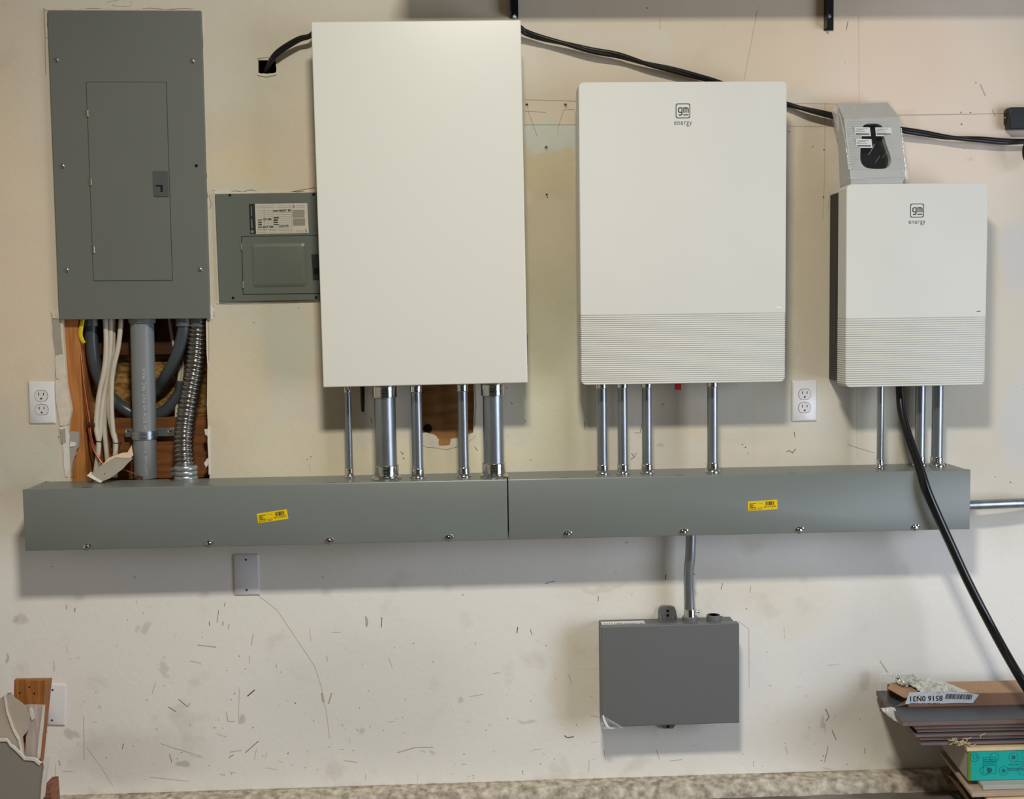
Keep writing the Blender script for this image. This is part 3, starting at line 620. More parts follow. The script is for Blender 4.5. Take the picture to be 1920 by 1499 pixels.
# ================================================================== WIRE TROUGHS
TZ = at(1650, 880, .0862).z; TZ = CZ-.4365
def trough(side, corners, label, screws, slots, sticker, stang):
    d1 = .152; P = [at(x, y, d1) for x, y in corners]
    xl, xr = (P[0].x+P[3].x)/2, (P[1].x+P[2].x)/2; zt, zb = TZ, CZ-.5935
    t = thing('wire_trough', label, 'wire trough', ((xl+xr)/2, 0, zb))
    bm = NB(); th = .0016
    xr2 = xr+(.006 if side == 'l' else 0); box(bm, xl+.001, xr2-.001, -d1+.004, -.0005, zb+.002, zb+.002+th); box(bm, xl+.001, xr-.001, -th-.0005, -.0005, zb+.002, zt-.001)
    box(bm, xl+.001, xr-.001, -d1+.004, -.0005, zt-th, zt)
    for x in (xl+.001, xr-.001-th): box(bm, x, x+th, -d1+.004, -.0005, zb+.002, zt-.0005)
    obj('trough_body', bm, grey, t)
    # front cover folded over the top edge
    bm = NB(); prof = [(-d1+.012, zt+.0008), (-d1+.012, zt+.0024), (-d1+.002, zt+.0024), (-d1, zt-.001), (-d1, zb+.001), (-d1+.001, zb), (-d1+.012, zb), (-d1+.012, zb+.0014), (-d1+.0018, zb+.0014), (-d1+.0018, zt+.0008)]
    hexa(bm, [(xl, y, z) for y, z in prof], [(xr, y, z) for y, z in prof]); obj('front_cover', bm, grey, t, bevel=.0006)
    for x, y in screws:
        p = at(x, y, d1+.0005); bm = NB(); lathe(bm, (p.x, -d1, p.z), [(M(6.5), 0), (M(6.2), .0015), (M(4.2), .002), (M(4.0), .006), (M(2.6), .0068)], 18, FRONT)
        sc = obj('cover_screw', bm, chrome, t, smooth=35)
        bm = NB(); q = Vector((p.x+M(5.5), -d1, p.z+M(3.5))); lathe(bm, q, [(M(3.2), 0), (M(3.2), .0025), (M(1.5), .0038)], 12, FRONT); obj('retainer', bm, chrome, sc, smooth=35)
    for x, y in slots:
        p = atz(x, y, zt+.0024); py_ = max(p.y, -.146); bm = NB(); box(bm, p.x-M(8), p.x+M(8), py_-.0015, py_+.0022, zt+.0002, zt+.0029); obj('top_tab', bm, gateway_dk, t)
    # sticker
    cx, cy_ = sticker; w, h = M(57, d1), M(18.5, d1); xf = plane_xf(cx, cy_, d1+.0004, stang)
    bm = NB(); face(bm, [xf(-w/2, -h/2), xf(w/2, -h/2), xf(w/2, h/2), xf(-w/2, h/2)]); st = obj('price_sticker', bm, yellow, t); st['label'] = 'yellow printed sticker with barcode'
    bm = NB(); e = lambda u, v: (lambda q: (q[0], q[1]-.0003, q[2]))(xf(u*w/57, v*w/57))
    def q4(u0, u1, v0, v1): face(bm, [e(u0, v0), e(u1, v0), e(u1, v1), e(u0, v1)])
    rnd = random.Random(3); u = 5.5
    while u < 22.5:
        ww = rnd.choice([.4, .7, 1.2]); q4(u, u+ww, -.8, 6.8); u += ww+rnd.choice([.4, .5, 1.0])
    for v, s0, s1 in ((4.5,-25.5,-12.5),(2.4,-25.5,-19.5),(.6,-25.5,-17),(-1.4,-25.5,-19),(-3.2,-25.5,-13)): q4(s0, s1, v-.5, v+.5)
    for v, s0, s1 in ((5.2,-10,-6),(4.2,-4.5,-.5),(-4.8,-11,-1),(-7,-10,-1)): q4(s0, s1, v-.3, v+.3)
    joinbm(bm, text_bm('62375', h*.27, lambda a, b2: e(a*57/w-19.5, b2*57/w-6.6), 1.0, 1.15)); joinbm(bm, text_bm('081234 8699', h*.22, lambda a, b2: e(a*57/w+14, b2*57/w-3.6), 1.0, 1.1))
    obj('sticker_print', bm, inkblk, st)
    return t, xl, xr, zb
tl, txl, _, TB = trough('l', [(43,921),(951,905),(952,1016),(47,1039)], 'long grey steel wire trough left of the joint, below the tall breaker panel', [(162,1027),(392,1021),(617,1016),(841,1010)],
    [(163,914),(390,911),(620,907),(838,905)], (511,968.5), math.radians(7.5))
tr, _, txr, TB = trough('r', [(953.5,905),(1820,884),(1818,997),(954,1016)], 'long grey steel wire trough below the two inverters, right of the joint', [(1063,1003),(1281,999),(1498,995),(1715,990)],
    [(1060,899),(1277,894),(1489,890),(1697,886)], (1430,948), math.radians(2.6))
for i, (x, y, tt) in enumerate([(60,917,tl),(88,903,tl),(957,898,tr),(957,884,tr),(1802,881,tr),(1775,871,tr)]):
    p = atz(x, y, TZ+.001); bm = NB(); lathe(bm, (p.x, p.y, TZ-.0002), [(M(3.4), 0), (M(3.4), .002), (M(1.6), .0032)], 12); obj('top_screw', bm, chrome, tt, smooth=40)
# small hardware left lying on the trough
for (x, y, r, lab) in [(446,889,4.2,'small loose steel nut on the trough top, nearest the breaker panel'), (461,889,4.6,'loose steel nut touching the small bolt on the trough top')]:
    p = atz(x, y, TZ+.003); bm = NB(); seg = 6
    v0 = [[bm.verts.new((p.x+M(rr)*math.cos(i*math.pi/3), p.y+M(rr)*math.sin(i*math.pi/3), z)) for i in range(6)] for rr, z in ((r, TZ+.0003), (r, TZ+.0058), (r*.5, TZ+.0058), (r*.5, TZ+.0003))]
    for A, B in zip(v0, v0[1:]+v0[:1]):
        for k in range(6): bm.faces.new((A[k], A[(k+1) % 6], B[(k+1) % 6], B[k]))
    tag(obj('hex_nut', bm, steel, smooth=30), lab, 'nut')
p = atz(471, 889, TZ+.003); bm = NB(); lathe(bm, (p.x-.006, p.y, TZ+.004), [(.0038, 0), (.0038, .003), (.0016, .003), (.0016, .012), (.0004, .014)], 10, Vector((1, .3, .0))); tag(obj('bolt', bm, steel, smooth=40), 'tiny loose steel bolt lying on the trough top', 'bolt')
# ================================================================== METAL CONDUITS
def connector(t, x, y, z, r, up, big):
    """set-down fitting: flange on the face at z, collar with crimp dimples"""
    h = .038 if big else .026; s = 1 if up else -1; R = r*1.14
    bm = NB(); lathe(bm, (x, y, z), [(R*1.22, 0), (R*1.24, s*.003), (R*1.17, s*.006), (R*1.08, s*.007), (R*1.10, s*.0085), (R, s*.010), (R, s*h), (R*1.02, s*(h-.001)), (R*.96, s*(h+.0008)), (r*.9, s*(h+.0008))] , 36)
    o = obj('connector', bm, chrome, t, smooth=40)
    bm = NB()
    n = 3 if big else 2
    for k in range(n):
        zz = z+s*(.014+k*(h-.02)/max(1, n-1)*.95)
        for du in (-.0032, .0028):
            c = Vector((x+du-r*.03, y-math.sqrt(max(0, R*R-du*du))+.0012, zz+random.uniform(-.001, .001)))
            lathe(bm, c, [(.0026, 0), (.0024, .0018), (.0010, .0006)], 10, FRONT)
    obj('crimp', bm, chrome, o, smooth=40)
def conduit(px, py, wpx, d, ztop, label, big=False, top=True, base=TZ):
    p = at(px, py, d); r = M(wpx/2, d)
    t = thing('metal_conduit', label, 'conduit', (p.x, -d, base))
    bm = NB(); lathe(bm, (p.x, -d, base+.008), [(r, 0), (r, ztop-base-.008)], 36); obj('tube', bm, galv, t, smooth=40)
    connector(t, p.x, -d, base, r, True, big)
    if top: connector(t, p.x, -d, ztop, r, False, big)
    return t
zB = RB.P(0, -RB.h/2+.004)[1]; z1 = R1.P(0, -R1.h/2+.012)[1]; z2 = R2.P(0, -R2.h/2+.012)[1]
G = 'conduits between the tall white cabinet and the trough'
conduit(654, 810, 12.5, .045, zB, 'thinnest metal conduit under the tall white cabinet, first on its left')
conduit(723, 810, 40, .085, zB, 'thick metal conduit under the tall white cabinet, left one of the two thick ones', True)
conduit(782, 810, 20.5, .080, zB, 'medium metal conduit just right of the left thick conduit, beside the plywood hole')
conduit(868, 810, 19.5, .080, zB, 'medium metal conduit just left of the right thick conduit, crossing the plywood hole')
conduit(925, 810, 38.5, .085, zB, 'thick metal conduit under the tall white cabinet, right one beside the trough joint', True)
conduit(1129, 810, 19, .080, z1, 'leftmost of the three close-set metal conduits under the wide inverter')
conduit(1167.5, 810, 18.5, .080, z1, 'middle one of the three close-set metal conduits under the wide inverter')
conduit(1213, 810, 18.5, .080, z1, 'rightmost of the three close-set metal conduits under the wide inverter')
conduit(1336, 810, 20, .085, z1, 'metal conduit standing alone right of the red tab under the wide inverter')
conduit(1650.5, 810, 12.5, .085, z2, 'thin metal conduit under the narrow inverter, left of the black charging cable', top=False)
conduit(1725, 810, 19, .045, z2, 'metal conduit partly hidden behind the black charging cable', top=False)
conduit(1757.5, 810, 21, .060, z2, 'rightmost metal conduit under the narrow inverter, with bulky bottom fitting', top=False)
# conduit leaving the trough to the right
p0 = at(1821, 948, .06); t = thing('metal_conduit', 'horizontal metal conduit leaving the right end of the trough', 'conduit', (txr, -.06, p0.z))
bm = NB(); sweep(bm, catmull([(txr+.001, -.06, p0.z), (txr+.08, -.058, p0.z+.001), at(1905, 944, .050), at(1960, 943, .03), at(2060, 941, .02), at(2300, 936, .02)], 10), M(9.2), 24); obj('tube', bm, galv, t, smooth=60)
bm = NB(); lathe(bm, (txr-.0008, -.06, p0.z), [(M(12), 0), (M(12), .003), (M(10.4), .004), (M(10.4), .012)], 24, Vector((1, 0, 0))); obj('locknut', bm, chrome, t, smooth=40)
# conduit from trough down to the junction box
pt = at(1293, 1005, .06); pb_ = at(1294, 1160, .055)
t = thing('metal_conduit', 'slightly bent metal conduit running down from the trough to the grey plastic box', 'conduit', (pb_.x, pb_.y, pb_.z))
bm = NB(); sweep(bm, catmull([(pt.x+.004, -.06, TB), at(1294.5, 1040, .06), at(1291.5, 1075, .058), at(1292, 1110, .055), at(1293.5, 1150, .055)], 10), M(9.6), 28); obj('tube', bm, galv, t, smooth=60)
q = at(1294, 1165, .055); bm = NB(); lathe(bm, q, [(M(10.5), 0), (M(12), .004), (M(10.8), .008), (M(10.8), .032), (M(10.2), .034)], 28); cn = obj('connector', bm, chrome, t, smooth=40)
bm = NB(); lathe(bm, q+Vector((M(9), 0, .026)), [(.0022, 0), (.0022, .009), (.0042, .009), (.0042, .012), (.002, .0125)], 12, Vector((1, -.25, 0))); obj('set_screw', bm, steel, cn, smooth=40)
bm = NB(); lathe(bm, at(1294,1078,.06)+Vector((0,.0015,0)), [(M(9.9),0),(M(9.9),.0015)], 28); obj('tube_seam', bm, steel, t, smooth=40)
# ================================================================== GREY PLASTIC BOX
def gateway_box():
    d1 = .095; R = Rect([(1127,1176),(1386,1169),(1387,1357),(1129,1364)], d1)
    t = thing('junction_box', 'grey plastic junction box with blank lid, low on the wall under the trough', 'junction box', R.base)
    hw, hh = R.w/2, R.h/2
    obj('box_body', prism(NB(), [R.P(-hw+.003,-hh+.003), R.P(hw-.006,-hh+.003), R.P(hw-.006,hh-.004), R.P(-hw+.003,hh-.004)], .012, .072), gateway_dk, t, bevel=.003)
    obj('lid', prism(NB(), R.outline(.004), .072, d1), gateway, t, bevel=.0025, segs=3)
    T = prism(NB(), pxpoly([(1235,1205),(1235,1145),(1238,1139),(1243,1137),(1258,1137),(1265,1139),(1268,1146),(1268,1205)], .012), .001, .013)
    mt = obj('mounting_tab', T, gateway, t, bevel=.0015)
    for y in (1146, 1154.5):
        bm = NB(); lathe(bm, at(1252, y, .0128), [(M(3), 0), (M(3), .0005)], 16, FRONT); obj('tab_hole', bm, hole, mt)
    for x in (1236.5, 1244, 1260, 1267.5):
        p = at(x, 1150 if x in (1236.5,1267.5) else 1156, .013); bm = NB(); hexa(bm, [(p.x-.0014, -.012, p.z), (p.x-.0014, -.07, p.z-.035), (p.x-.0014, -.07, p.z-.05), (p.x-.0014, -.012, p.z-.05)], [(p.x+.0014, -.012, p.z), (p.x+.0014, -.07, p.z-.035), (p.x+.0014, -.07, p.z-.05), (p.x+.0014, -.012, p.z-.05)])
        obj('tab_rib', bm, gateway, mt)
    B = prism(NB(), pxpoly([(1238,1340),(1267,1340),(1266,1361),(1262,1367),(1243,1367),(1239,1361)], .012), .001, .013)
    b2 = obj('mounting_tab', B, gateway, t, bevel=.0015); bm = NB(); lathe(bm, at(1252.5, 1363, .0128), [(M(3), 0), (M(3), .0005)], 16, FRONT); obj('tab_hole', bm, hole, b2)
    zt = R.P(0, hh-.004)[1]
    q = at(1294, 1165, .055); bm = NB(); lathe(bm, (q.x, q.y, zt-.002), [(M(19), 0), (M(17), .003), (M(15), .006), (M(15), .016), (M(13), .018)], 30); obj('conduit_hub', bm, gateway, t, smooth=40)
    q = at(1338, 1160, .055); bm = NB(); lathe(bm, (q.x, q.y, zt-.002), [(M(13.5), 0), (M(13.5), .018), (M(12), .020), (M(11), .020), (M(10.5), .014), (M(9), .014), (M(8.6), .019), (M(3), .019), (M(3), .0185)], 30); o = obj('round_plug', bm, gateway, t, smooth=40)
    bm = NB(); lathe(bm, (q.x, q.y, zt+.0172), [(M(10.6), 0), (M(10.6), .0003), (M(7), .0003), (M(7), 0)], 30); obj('plug_ring', bm, hole, o)
    bm = NB(); lathe(bm, (q.x+M(12), q.y, zt+.012), [(.003, 0), (.003, .006), (.001, .008)], 10, Vector((1, 0, .4))); obj('plug_screw', bm, steel, o, smooth=40)
    # label strip on the top face
    pl = [R.P(-hw+.006, hh-.0037), R.P(-hw+.125, hh-.0037)]
    bm = NB(); face(bm, [(pl[0][0], -.069, pl[0][1]+.0006), (pl[1][0], -.069, pl[1][1]+.0006), (pl[1][0], -.035, pl[1][1]+.0006), (pl[0][0], -.035, pl[0][1]+.0006)]); o = obj('top_label', bm, paper, t); o['label'] = 'silver printed label on the top face'
    bm = NB()
    for k in range(16): 
        x = pl[0][0]+.006+k*.0070; box(bm, x, x+random.uniform(.002, .006), -.060, -.055, pl[0][1]+.0007, pl[0][1]+.0012)
    obj('label_print', bm, ink, o)
    # peeling protective film at the lower left corner
    n = 14; bm = NB(); g = []
    for i in range(n+1):
        r = []
        for j in range(n+1):
            u, v = i/n, j/n; x = 1128+u*44*(1-.35*v); y = 1368-v*27*(1-u*.6)
            p = at(x, y, d1+.0025+.004*math.sin(7*u+5*v)*(1-v)+.002*mn.noise(Vector((x*.2, y*.2, 0)))); r.append(bm.verts.new(p))
        g.append(r)
    for i in range(n):
        for j in range(n): bm.faces.new((g[i][j], g[i+1][j], g[i+1][j+1], g[i][j+1]))
    o = obj('protective_film', bm, film, t, smooth=80); o['label'] = 'clear protective film peeling at the lower left corner'
    bm = NB(); pts = catmull([at(1130,1342,d1+.004), at(1132,1352,d1+.006), at(1138,1364,d1+.007), at(1147,1368,d1+.005)], 8)
    L = [bm.verts.new(p+Vector((M(1.6)+M(2.2)*math.sin(3.1*i/(len(pts)-1)), 0, M(1)))) for i, p in enumerate(pts)]; Q = [bm.verts.new(p-Vector((M(.5), 0, M(.5)))) for p in pts]
    for i in range(len(pts)-1): bm.faces.new((L[i], L[i+1], Q[i+1], Q[i]))
    obj('film_fold', bm, mat('white_film_glint', (240, 242, 244), .15, 0, spec=.9), o)  # fold edge with its glint put into the white colour
gateway_box()
# ================================================================== WALL PLATES
def wplate(name, corners, label, outlet, sc):
    R = Rect(corners, .005); t = thing(name, label, 'outlet' if outlet else 'wall plate', R.base)
    bm = NB(); A = R.outline(.003, 0, 5); B = R.outline(.0025, .0035, 5)
    rings = [[bm.verts.new((x, -d, z)) for x, z in o] for o, d in ((A, .0004), (A, .0022), (B, .0056))]
    for r1, r2 in zip(rings, rings[1:]):
        for k in range(len(r1)): bm.faces.new((r1[k], r1[(k+1) % len(r1)], r2[(k+1) % len(r1)], r2[k]))
    bm.faces.new(rings[-1]); bm.faces.new(rings[0][::-1]); obj('plate', bm, plate, t, smooth=50)
    if outlet:
        for sgn in (1, -1):
            v0 = sgn*R.h*.163
            def ring(rad_, cut):
                pts = []
                for i in range(40):
                    a_ = 2*math.pi*i/40; u, v = rad_*math.cos(a_), rad_*math.sin(a_); v = max(-cut, min(cut, v)); pts.append(R.P(u, v0+v))
                return pts
            obj('receptacle_gap', prism(NB(), ring(.0178, .0148), .0050, .0059), slot, t)
            r = obj('receptacle', prism(NB(), ring(.0168, .0138), .0050, .0068), plate, t)
            bm = NB()
            for u, hgt in ((-.0064, .0085), (.0064, .0070)):
                w = .0011; prism(bm, [R.P(u-w, v0+.003-hgt/2+.0015), R.P(u+w, v0+.003-hgt/2+.0015), R.P(u+w, v0+.003+hgt/2+.0015), R.P(u-w, v0+.003+hgt/2+.0015)], .0066, .0070)
            x, z = R.P(0, v0-.0075); lathe(bm, (x, -.0066, z), [(.0026, 0), (.0026, .0004)], 14, FRONT)
            obj('slots', bm, slot, r)
        x, z = R.P(0, 0); screw('screw', (x, -.0056, z), .0026, plate, t, .001)
    else:
        for sgn in sc:
            x, z = R.P(0, sgn*R.h*.365); bm = NB(); lathe(bm, (x, -.0055, z), [(.0028, 0), (.0026, .001), (.001, .0013)], 12, FRONT); obj('screw', bm, slot, t, smooth=40)
wplate('wall_outlet', [(52.5,716),(102,715),(103.5,795),(54,796)], 'white double outlet left of the open wall cavity', True, ())
wplate('wall_outlet', [(1485,714),(1532,713),(1532,790.5),(1485,791)], 'white double outlet between the two inverters, above the trough', True, ())
wplate('blank_wall_plate', [(437,1040),(485,1039),(487,1117),(439,1117.5)], 'white blank wall plate just under the left trough', False, (1, -1))
wplate('blank_wall_plate', [(77,1284),(125,1283.5),(119,1361),(72,1362)], 'white blank wall plate low on the wall, half hidden by the wooden post', False, (1, -1))
# ================================================================== INSIDE THE WALL CAVITY
def tubething(name, pts, r, m, label, cat, group=None, n=10, seg=14, rx=1.0, parent=None):
    path = catmull(pts, n); bm = sweep(NB(), path, r, seg, rx)
    if parent: return obj(name, bm, m, parent, smooth=70)
    o = obj(name, bm, m, smooth=70, origin=path[-1]); return tag(o, label, cat, group)
# large PVC pipe
pp = [(266,600),(268,700),(270,800),(273,893)]; D0 = -.035
pt = at(266, 596, D0); pe = at(273.5, 893, D0); zt_ = pt.z; pe = Vector((pe.x, pe.y, TZ))
t = thing('plastic_conduit', 'thick light grey plastic conduit with printed lettering in the wall cavity', 'conduit', pe)
ax = (pt-pe); bm = NB(); lathe(bm, pe, [(M(21.5), -.0), (M(21.5), ax.length+.02)], 40, ax); obj('pipe', bm, pvc, t, smooth=40)
bm = NB(); c = pe+ax.normalized()*(ax.length-.016); lathe(bm, c, [(M(21.8), 0), (M(25.5), .002), (M(25.5), .05), (M(24), .052)], 8, ax); obj('bell_fitting', bm, pvc, t, bevel=.001)
axn = ax.normalized()
def pvx(u, v, off=.0):
    base = pe+axn*(.20+u); return Vector((base.x+v+M(7), base.y-math.sqrt(max(0, M(21.5)**2-(v+M(7))**2))-.0003, base.z))
L = text_bm('2 INCH SCH 40 PVC 90C MAX', .0115, lambda u, v: pvx(u, -v), 1.3, 1.05)
obj('printed_lettering', L, mat('pale_print', (190, 192, 190), .6), t)
L = text_bm('COTTLMN  PLUG', .009, lambda u, v: pvx(u-.145, -v), 1.3, 1.0); obj('printed_lettering', L, mat('pale_print', (190, 192, 190), .6), t)
# strap round it
cs = at(271, 812, D0); t = thing('pipe_strap', 'grey metal strap clamping the thick plastic conduit to the wood block', 'strap', (cs.x, .058, cs.z-.02))
bm = NB(); rs = M(22.3)
def halfband(bm, z0, z1, r0, r1):
    n = 20; ring = []
    for k in range(n+1):
        a_ = math.pi*k/n; c_, s_ = math.cos(a_), math.sin(a_); ring.append([bm.verts.new((cs.x+r*c_, cs.y-r*s_, cs.z+z)) for r, z in ((r0, z0), (r1, z0), (r1, z1), (r0, z1))])
    for A, B in zip(ring, ring[1:]):
        for k in range(4): bm.faces.new((A[k], A[(k+1) % 4], B[(k+1) % 4], B[k]))
    bm.faces.new(ring[0]); bm.faces.new(ring[-1][::-1])
halfband(bm, -.016, .006, rs, rs+.0018); halfband(bm, -.011, -.007, rs+.0018, rs+.0034); halfband(bm, -.001, .003, rs+.0018, rs+.0034)
obj('band', bm, galv, t, smooth=40)
for xa, xb, xs in ((233, 252, 239), (294, 326, 318)):
    A = at(xa, 803, -.035); B = at(xb, 803, -.035); y = -.0+.040
    bm = NB(); box(bm, min(A.x, B.x), max(A.x, B.x), .038, .0405, cs.z-.011, cs.z+.012)
    e = obj('strap_ear', bm, galv, t, bevel=.001); p = at(xs, 811, -.037); bm = NB(); lathe(bm, (p.x, .038, p.z+.002), [(.006, 0), (.0055, .002), (.002, .003)], 8, FRONT); obj('bolt', bm, chrome, e, smooth=30)
# dark grey flexible conduit: one loop hanging from the panel and passing behind the pipe
t = thing('flexible_conduit', 'smooth dark grey flexible conduit looping behind the thick plastic conduit', 'conduit', at(260, 790, -.085))
tubething('hose', [at(172,590,-.045), at(172,640,-.05), at(180,690,-.055), at(200,735,-.062), at(230,765,-.078), at(268,781,-.082), at(308,772,-.082), at(336,740,-.082), at(342,715,-.08)], M(12), lfnc, '', '', parent=t, seg=22)
tubething('hose', [at(345,592,-.022), at(343,625,-.024), at(331,668,-.034), at(312,705,-.055), at(298,726,-.078), at(275,745,-.084), at(250,752,-.084)], M(11.5), lfnc, '', '', parent=t, seg=22)
for x, y, d in ((172, 603, -.045), (345, 603, -.022)):
    p = at(x, y+10, d); bm = NB(); lathe(bm, p, [(M(12), 0), (M(15), .002), (M(15), .024), (M(16), .026), (M(16), .045)], 10, Vector((0, 0, 1))); obj('bushing', bm, mat('bushing_grey', (92, 95, 96), .4), t, smooth=30)
# corrugated steel conduit
t = thing('flexible_conduit', 'shiny ribbed steel flexible conduit in the wall cavity, right of the plastic pipe', 'conduit', (at(347, 900, .03).x, -.03, TZ))
path = catmull([at(372,590,-.03), at(370,640,-.03), at(365,690,-.024), at(355,745,-.014), at(347,800,-.004), at(345,840,.008), at(348,880,.022)], 44)
def rib(L): ph = (L/.0122) % 1.0; return M(14.6)+M(3.4)*math.sin(math.pi*ph)**.8
bm = sweep(NB(), path, rib, 26); obj('ribbed_sheath', bm, mat('flex_steel', (160, 158, 154), .24, .95, .15, 60), t, smooth=75)
pc = Vector((at(349, 890, .032).x, -.034, TZ)); bm = NB()
for k in range(3): lathe(bm, pc+Vector((0, 0, .001+k*.0135)), [(M(20.5), 0), (M(21.5), .002), (M(21.5), .010), (M(20), .0128)], 32)
lathe(bm, pc, [(M(23.5), 0), (M(23.5), .003), (M(20), .004)], 32)
c1 = obj('squeeze_connector', bm, mat('cast_zinc', (176, 180, 184), .36, .75, .1, 60), t, smooth=40)
for k in (0, 1):
    p = pc+Vector((-M(22), -.010, .020+k*.013)); bm = NB(); box(bm, p.x-.006, p.x+.012, p.y-.001, p.y+.006, p.z-.005, p.z+.005); lathe(bm, (p.x-.001, p.y-.001, p.z), [(.0042, 0), (.004, .002), (.0015, .0028)], 8, FRONT); obj('clamp_screw', bm, steel, c1, smooth=30)
bm = NB(); q = at(371, 612, -.03); lathe(bm, q, [(M(18), 0), (M(18), .03)], 24); obj('top_fitting', bm, gateway_dk, t, smooth=40)
# white cables
GC = 'white jacketed cables dropping through the wall cavity'
cables = [[(197,592),(199,640),(196,690),(185,745),(180,800),(185,835),(178,895)], [(207,592),(208,640),(203,700),(192,760),(187,815),(183,850),(186,895)],
          [(213,592),(212,650),(211,700),(200,750),(196,800),(200,850),(204,895)], [(228,592),(222,650),(211,700),(209,760),(212,810),(217,835),(212,895)], [(218,660),(212,700),(206,735),(205,775),(211,808),(216,826),(216,895)]]
labs = ['white jacketed cable on the left of the bundle, nearest the copper wire', 'white jacketed cable second from the left in the bundle', 'white jacketed cable in the middle of the bundle', 'white jacketed cable slanting in from the right of the bundle', 'short visible white jacketed cable tucked behind the rightmost ones']
for k, (c, lb) in enumerate(zip(cables, labs)):
    o = tubething('jacketed_cable', [at(x, y, -.028-.006*(k % 3)) for x, y in c], M(4.6), romex, lb, 'cable', seg=12)
for k, (c, lb) in enumerate([([(317,592),(322,625),(328,655),(337,690),(333,740),(330,800)], 'left one of two thin white cables beside the ribbed steel conduit'), ([(341,655),(341,700),(336,750),(333,800)], 'right one of two thin white cables beside the ribbed steel conduit')]):
    tubething('jacketed_cable', [at(x, y, -.075-.012*k) for x, y in c], M(3.6), romex, lb, 'cable')
for x, y in ((183, 826), (214, 829)):    # staples
    p = at(x, y, -.026); bm = NB(); sweep(bm, catmull([p+Vector((-M(7), .03, 0)), p+Vector((-M(6.5), -.002, 0)), p+Vector((M(6.5), -.002, -.004)), p+Vector((M(7), .03, -.004))], 5), .0011, 6)
    tag(obj('cable_staple', bm, blacksteel, smooth=60), 'dark staple over the white cables, %s one' % ('left' if x < 200 else 'right'), 'staple')
# copper ground, clamp, yellow wire
t = thing('ground_wire', 'bare copper ground wire hanging down the left of the wall cavity', 'wire', at(198, 877, -.02))
tubething('strand', [at(149,625,-.02), at(150,650,-.02), at(155,700,-.02), at(159,740,-.022), at(164,785,-.022), at(168,815,-.02), at(175,842,-.016), at(188,864,-.012), at(198,876,-.008)], M(1.8), copper, '', '', parent=t, seg=8)
tubething('strand', [at(157,720,-.02), at(163,760,-.02), at(167,785,-.019), at(170,815,-.017), at(180,848,-.014)], M(1.4), copper, '', '', parent=t, seg=8)
tubething('ground_wire', [at(228,880,-.004), at(245,886,-.002), at(268,895,.002)], M(1.5), copper, 'short copper wire end poking out beside the drywall scrap', 'wire', seg=8)
p = at(170, 797, -.018); t = thing('wire_clamp', 'small bronze split-bolt clamp on the copper ground wire', 'clamp', p-Vector((0, 0, .01)))
bm = NB(); lathe(bm, p-Vector((.011, 0, 0)), [(.0055, 0), (.0055, .006), (.004, .006), (.004, .016), (.0058, .016), (.0058, .022)], 6, Vector((1, -.2, 0))); obj('bolt', bm, mat('bronze', (112, 70, 40), .45, .7, .2, 80), t)
bm = NB(); lathe(bm, p-Vector((0, 0, .009)), [(.0045, 0), (.0045, .018)], 8); obj('saddle', bm, mat('bronze', (112, 70, 40), .45, .7), t)
tubething('insulated_wire', [at(157,590,-.018), at(153,610,-.014), at(151,628,-.014), at(154,638,-.016), at(157,643,-.02)], M(4.0), yelwire, 'short yellow insulated wire under the left of the tall breaker panel', 'wire', seg=12, rx=.6)
# drywall scrap lying on the trough
t = thing('drywall_scrap', 'broken scrap of drywall leaning in the cavity on top of the trough', 'scrap', (at(205, 895).x, -.03, TZ))
def slab(pts, dfn, th, m, name, parent):
    P = [at(x, y, dfn(x, y)) for x, y in pts]; P2 = [p+Vector((0, th, th*.2)) for p in P]; return obj(name, hexa(NB(), P, P2), m, parent)
dz = lambda x, y: -.012+(y-840)*.00115
slab(ragged([(165,893),(190,875),(214,860),(247,862),(230,880),(205,898),(190,903)], .8, 2), dz, .010, dgrey, 'grey_face', t)
slab(ragged([(186,878),(205,858),(228,850),(240,850),(247,836),(249,855),(236,870),(216,872),(196,880)], 1.0, 2), lambda x, y: dz(x, y)-.008, .004, mat('cream_paper', (226, 200, 172), .8, 0, .1, 60), 'torn_paper', t)
slab(ragged([(163,892),(168,888),(192,903),(188,906)], .5, 2), lambda x, y: dz(x, y)+.001, .012, gyps, 'broken_edge', t)
bm = NB(); flat = at(196, 889, dz(196, 889)+.0006); lathe(bm, flat, [(.0015, 0), (.0015, .0005)], 8, FRONT); obj('nail_hole', bm, hole, t)
# ================================================================== CABLES ON THE WALL
t = thing('power_cable', 'long black cable strung along the wall top from the small square hole rightwards', 'cable', at(500, 128, 0))
pts = [at(489,140,-.06), at(499,130,-.012), at(512,108,.022), at(530,92,.030), at(560,74,.035), at(581,67.5,.037), at(598,54,.040), at(650,48,.040)]
topz = RB.P(0, RB.h/2-.004)[1]+M(6.6)
for x in (700, 760, 840, 900, 945, 972): q = at(x, 45, .05); pts.append(Vector((q.x, -.048, topz+.001)))
pts += [at(986,61,.035), at(1015,71,.03), at(1060,82,.03), at(1110,95,.03), at(1160,104,.03), at(1210,119,.028), at(1260,131,.028), at(1305,143,.026), at(1350,155,.022), at(1410,176,.018), at(1476,196,.02), at(1515,206,.03), at(1560,217,.03), at(1620,232,.02), at(1686,243,.03),
        at(1730,250,.028), at(1780,258,.026), at(1840,262,.026), at(1895,266,.026), at(1960,262,.03), at(2050,250,.03)]
path = catmull(pts, 14)
for s, nm in ((0, 0), (math.pi, 1)):      # two conductors twisted round each other
    off = []; Ls = 0
    for i, p in enumerate(path):
        if i: Ls += (p-path[i-1]).length
        a_ = s+Ls/.22*2*math.pi*.5; off.append(p+Vector((0, math.cos(a_), math.sin(a_)))*M(2.2))
    obj('conductor', sweep(NB(), off, M(4.0), 12), black, t, smooth=70)
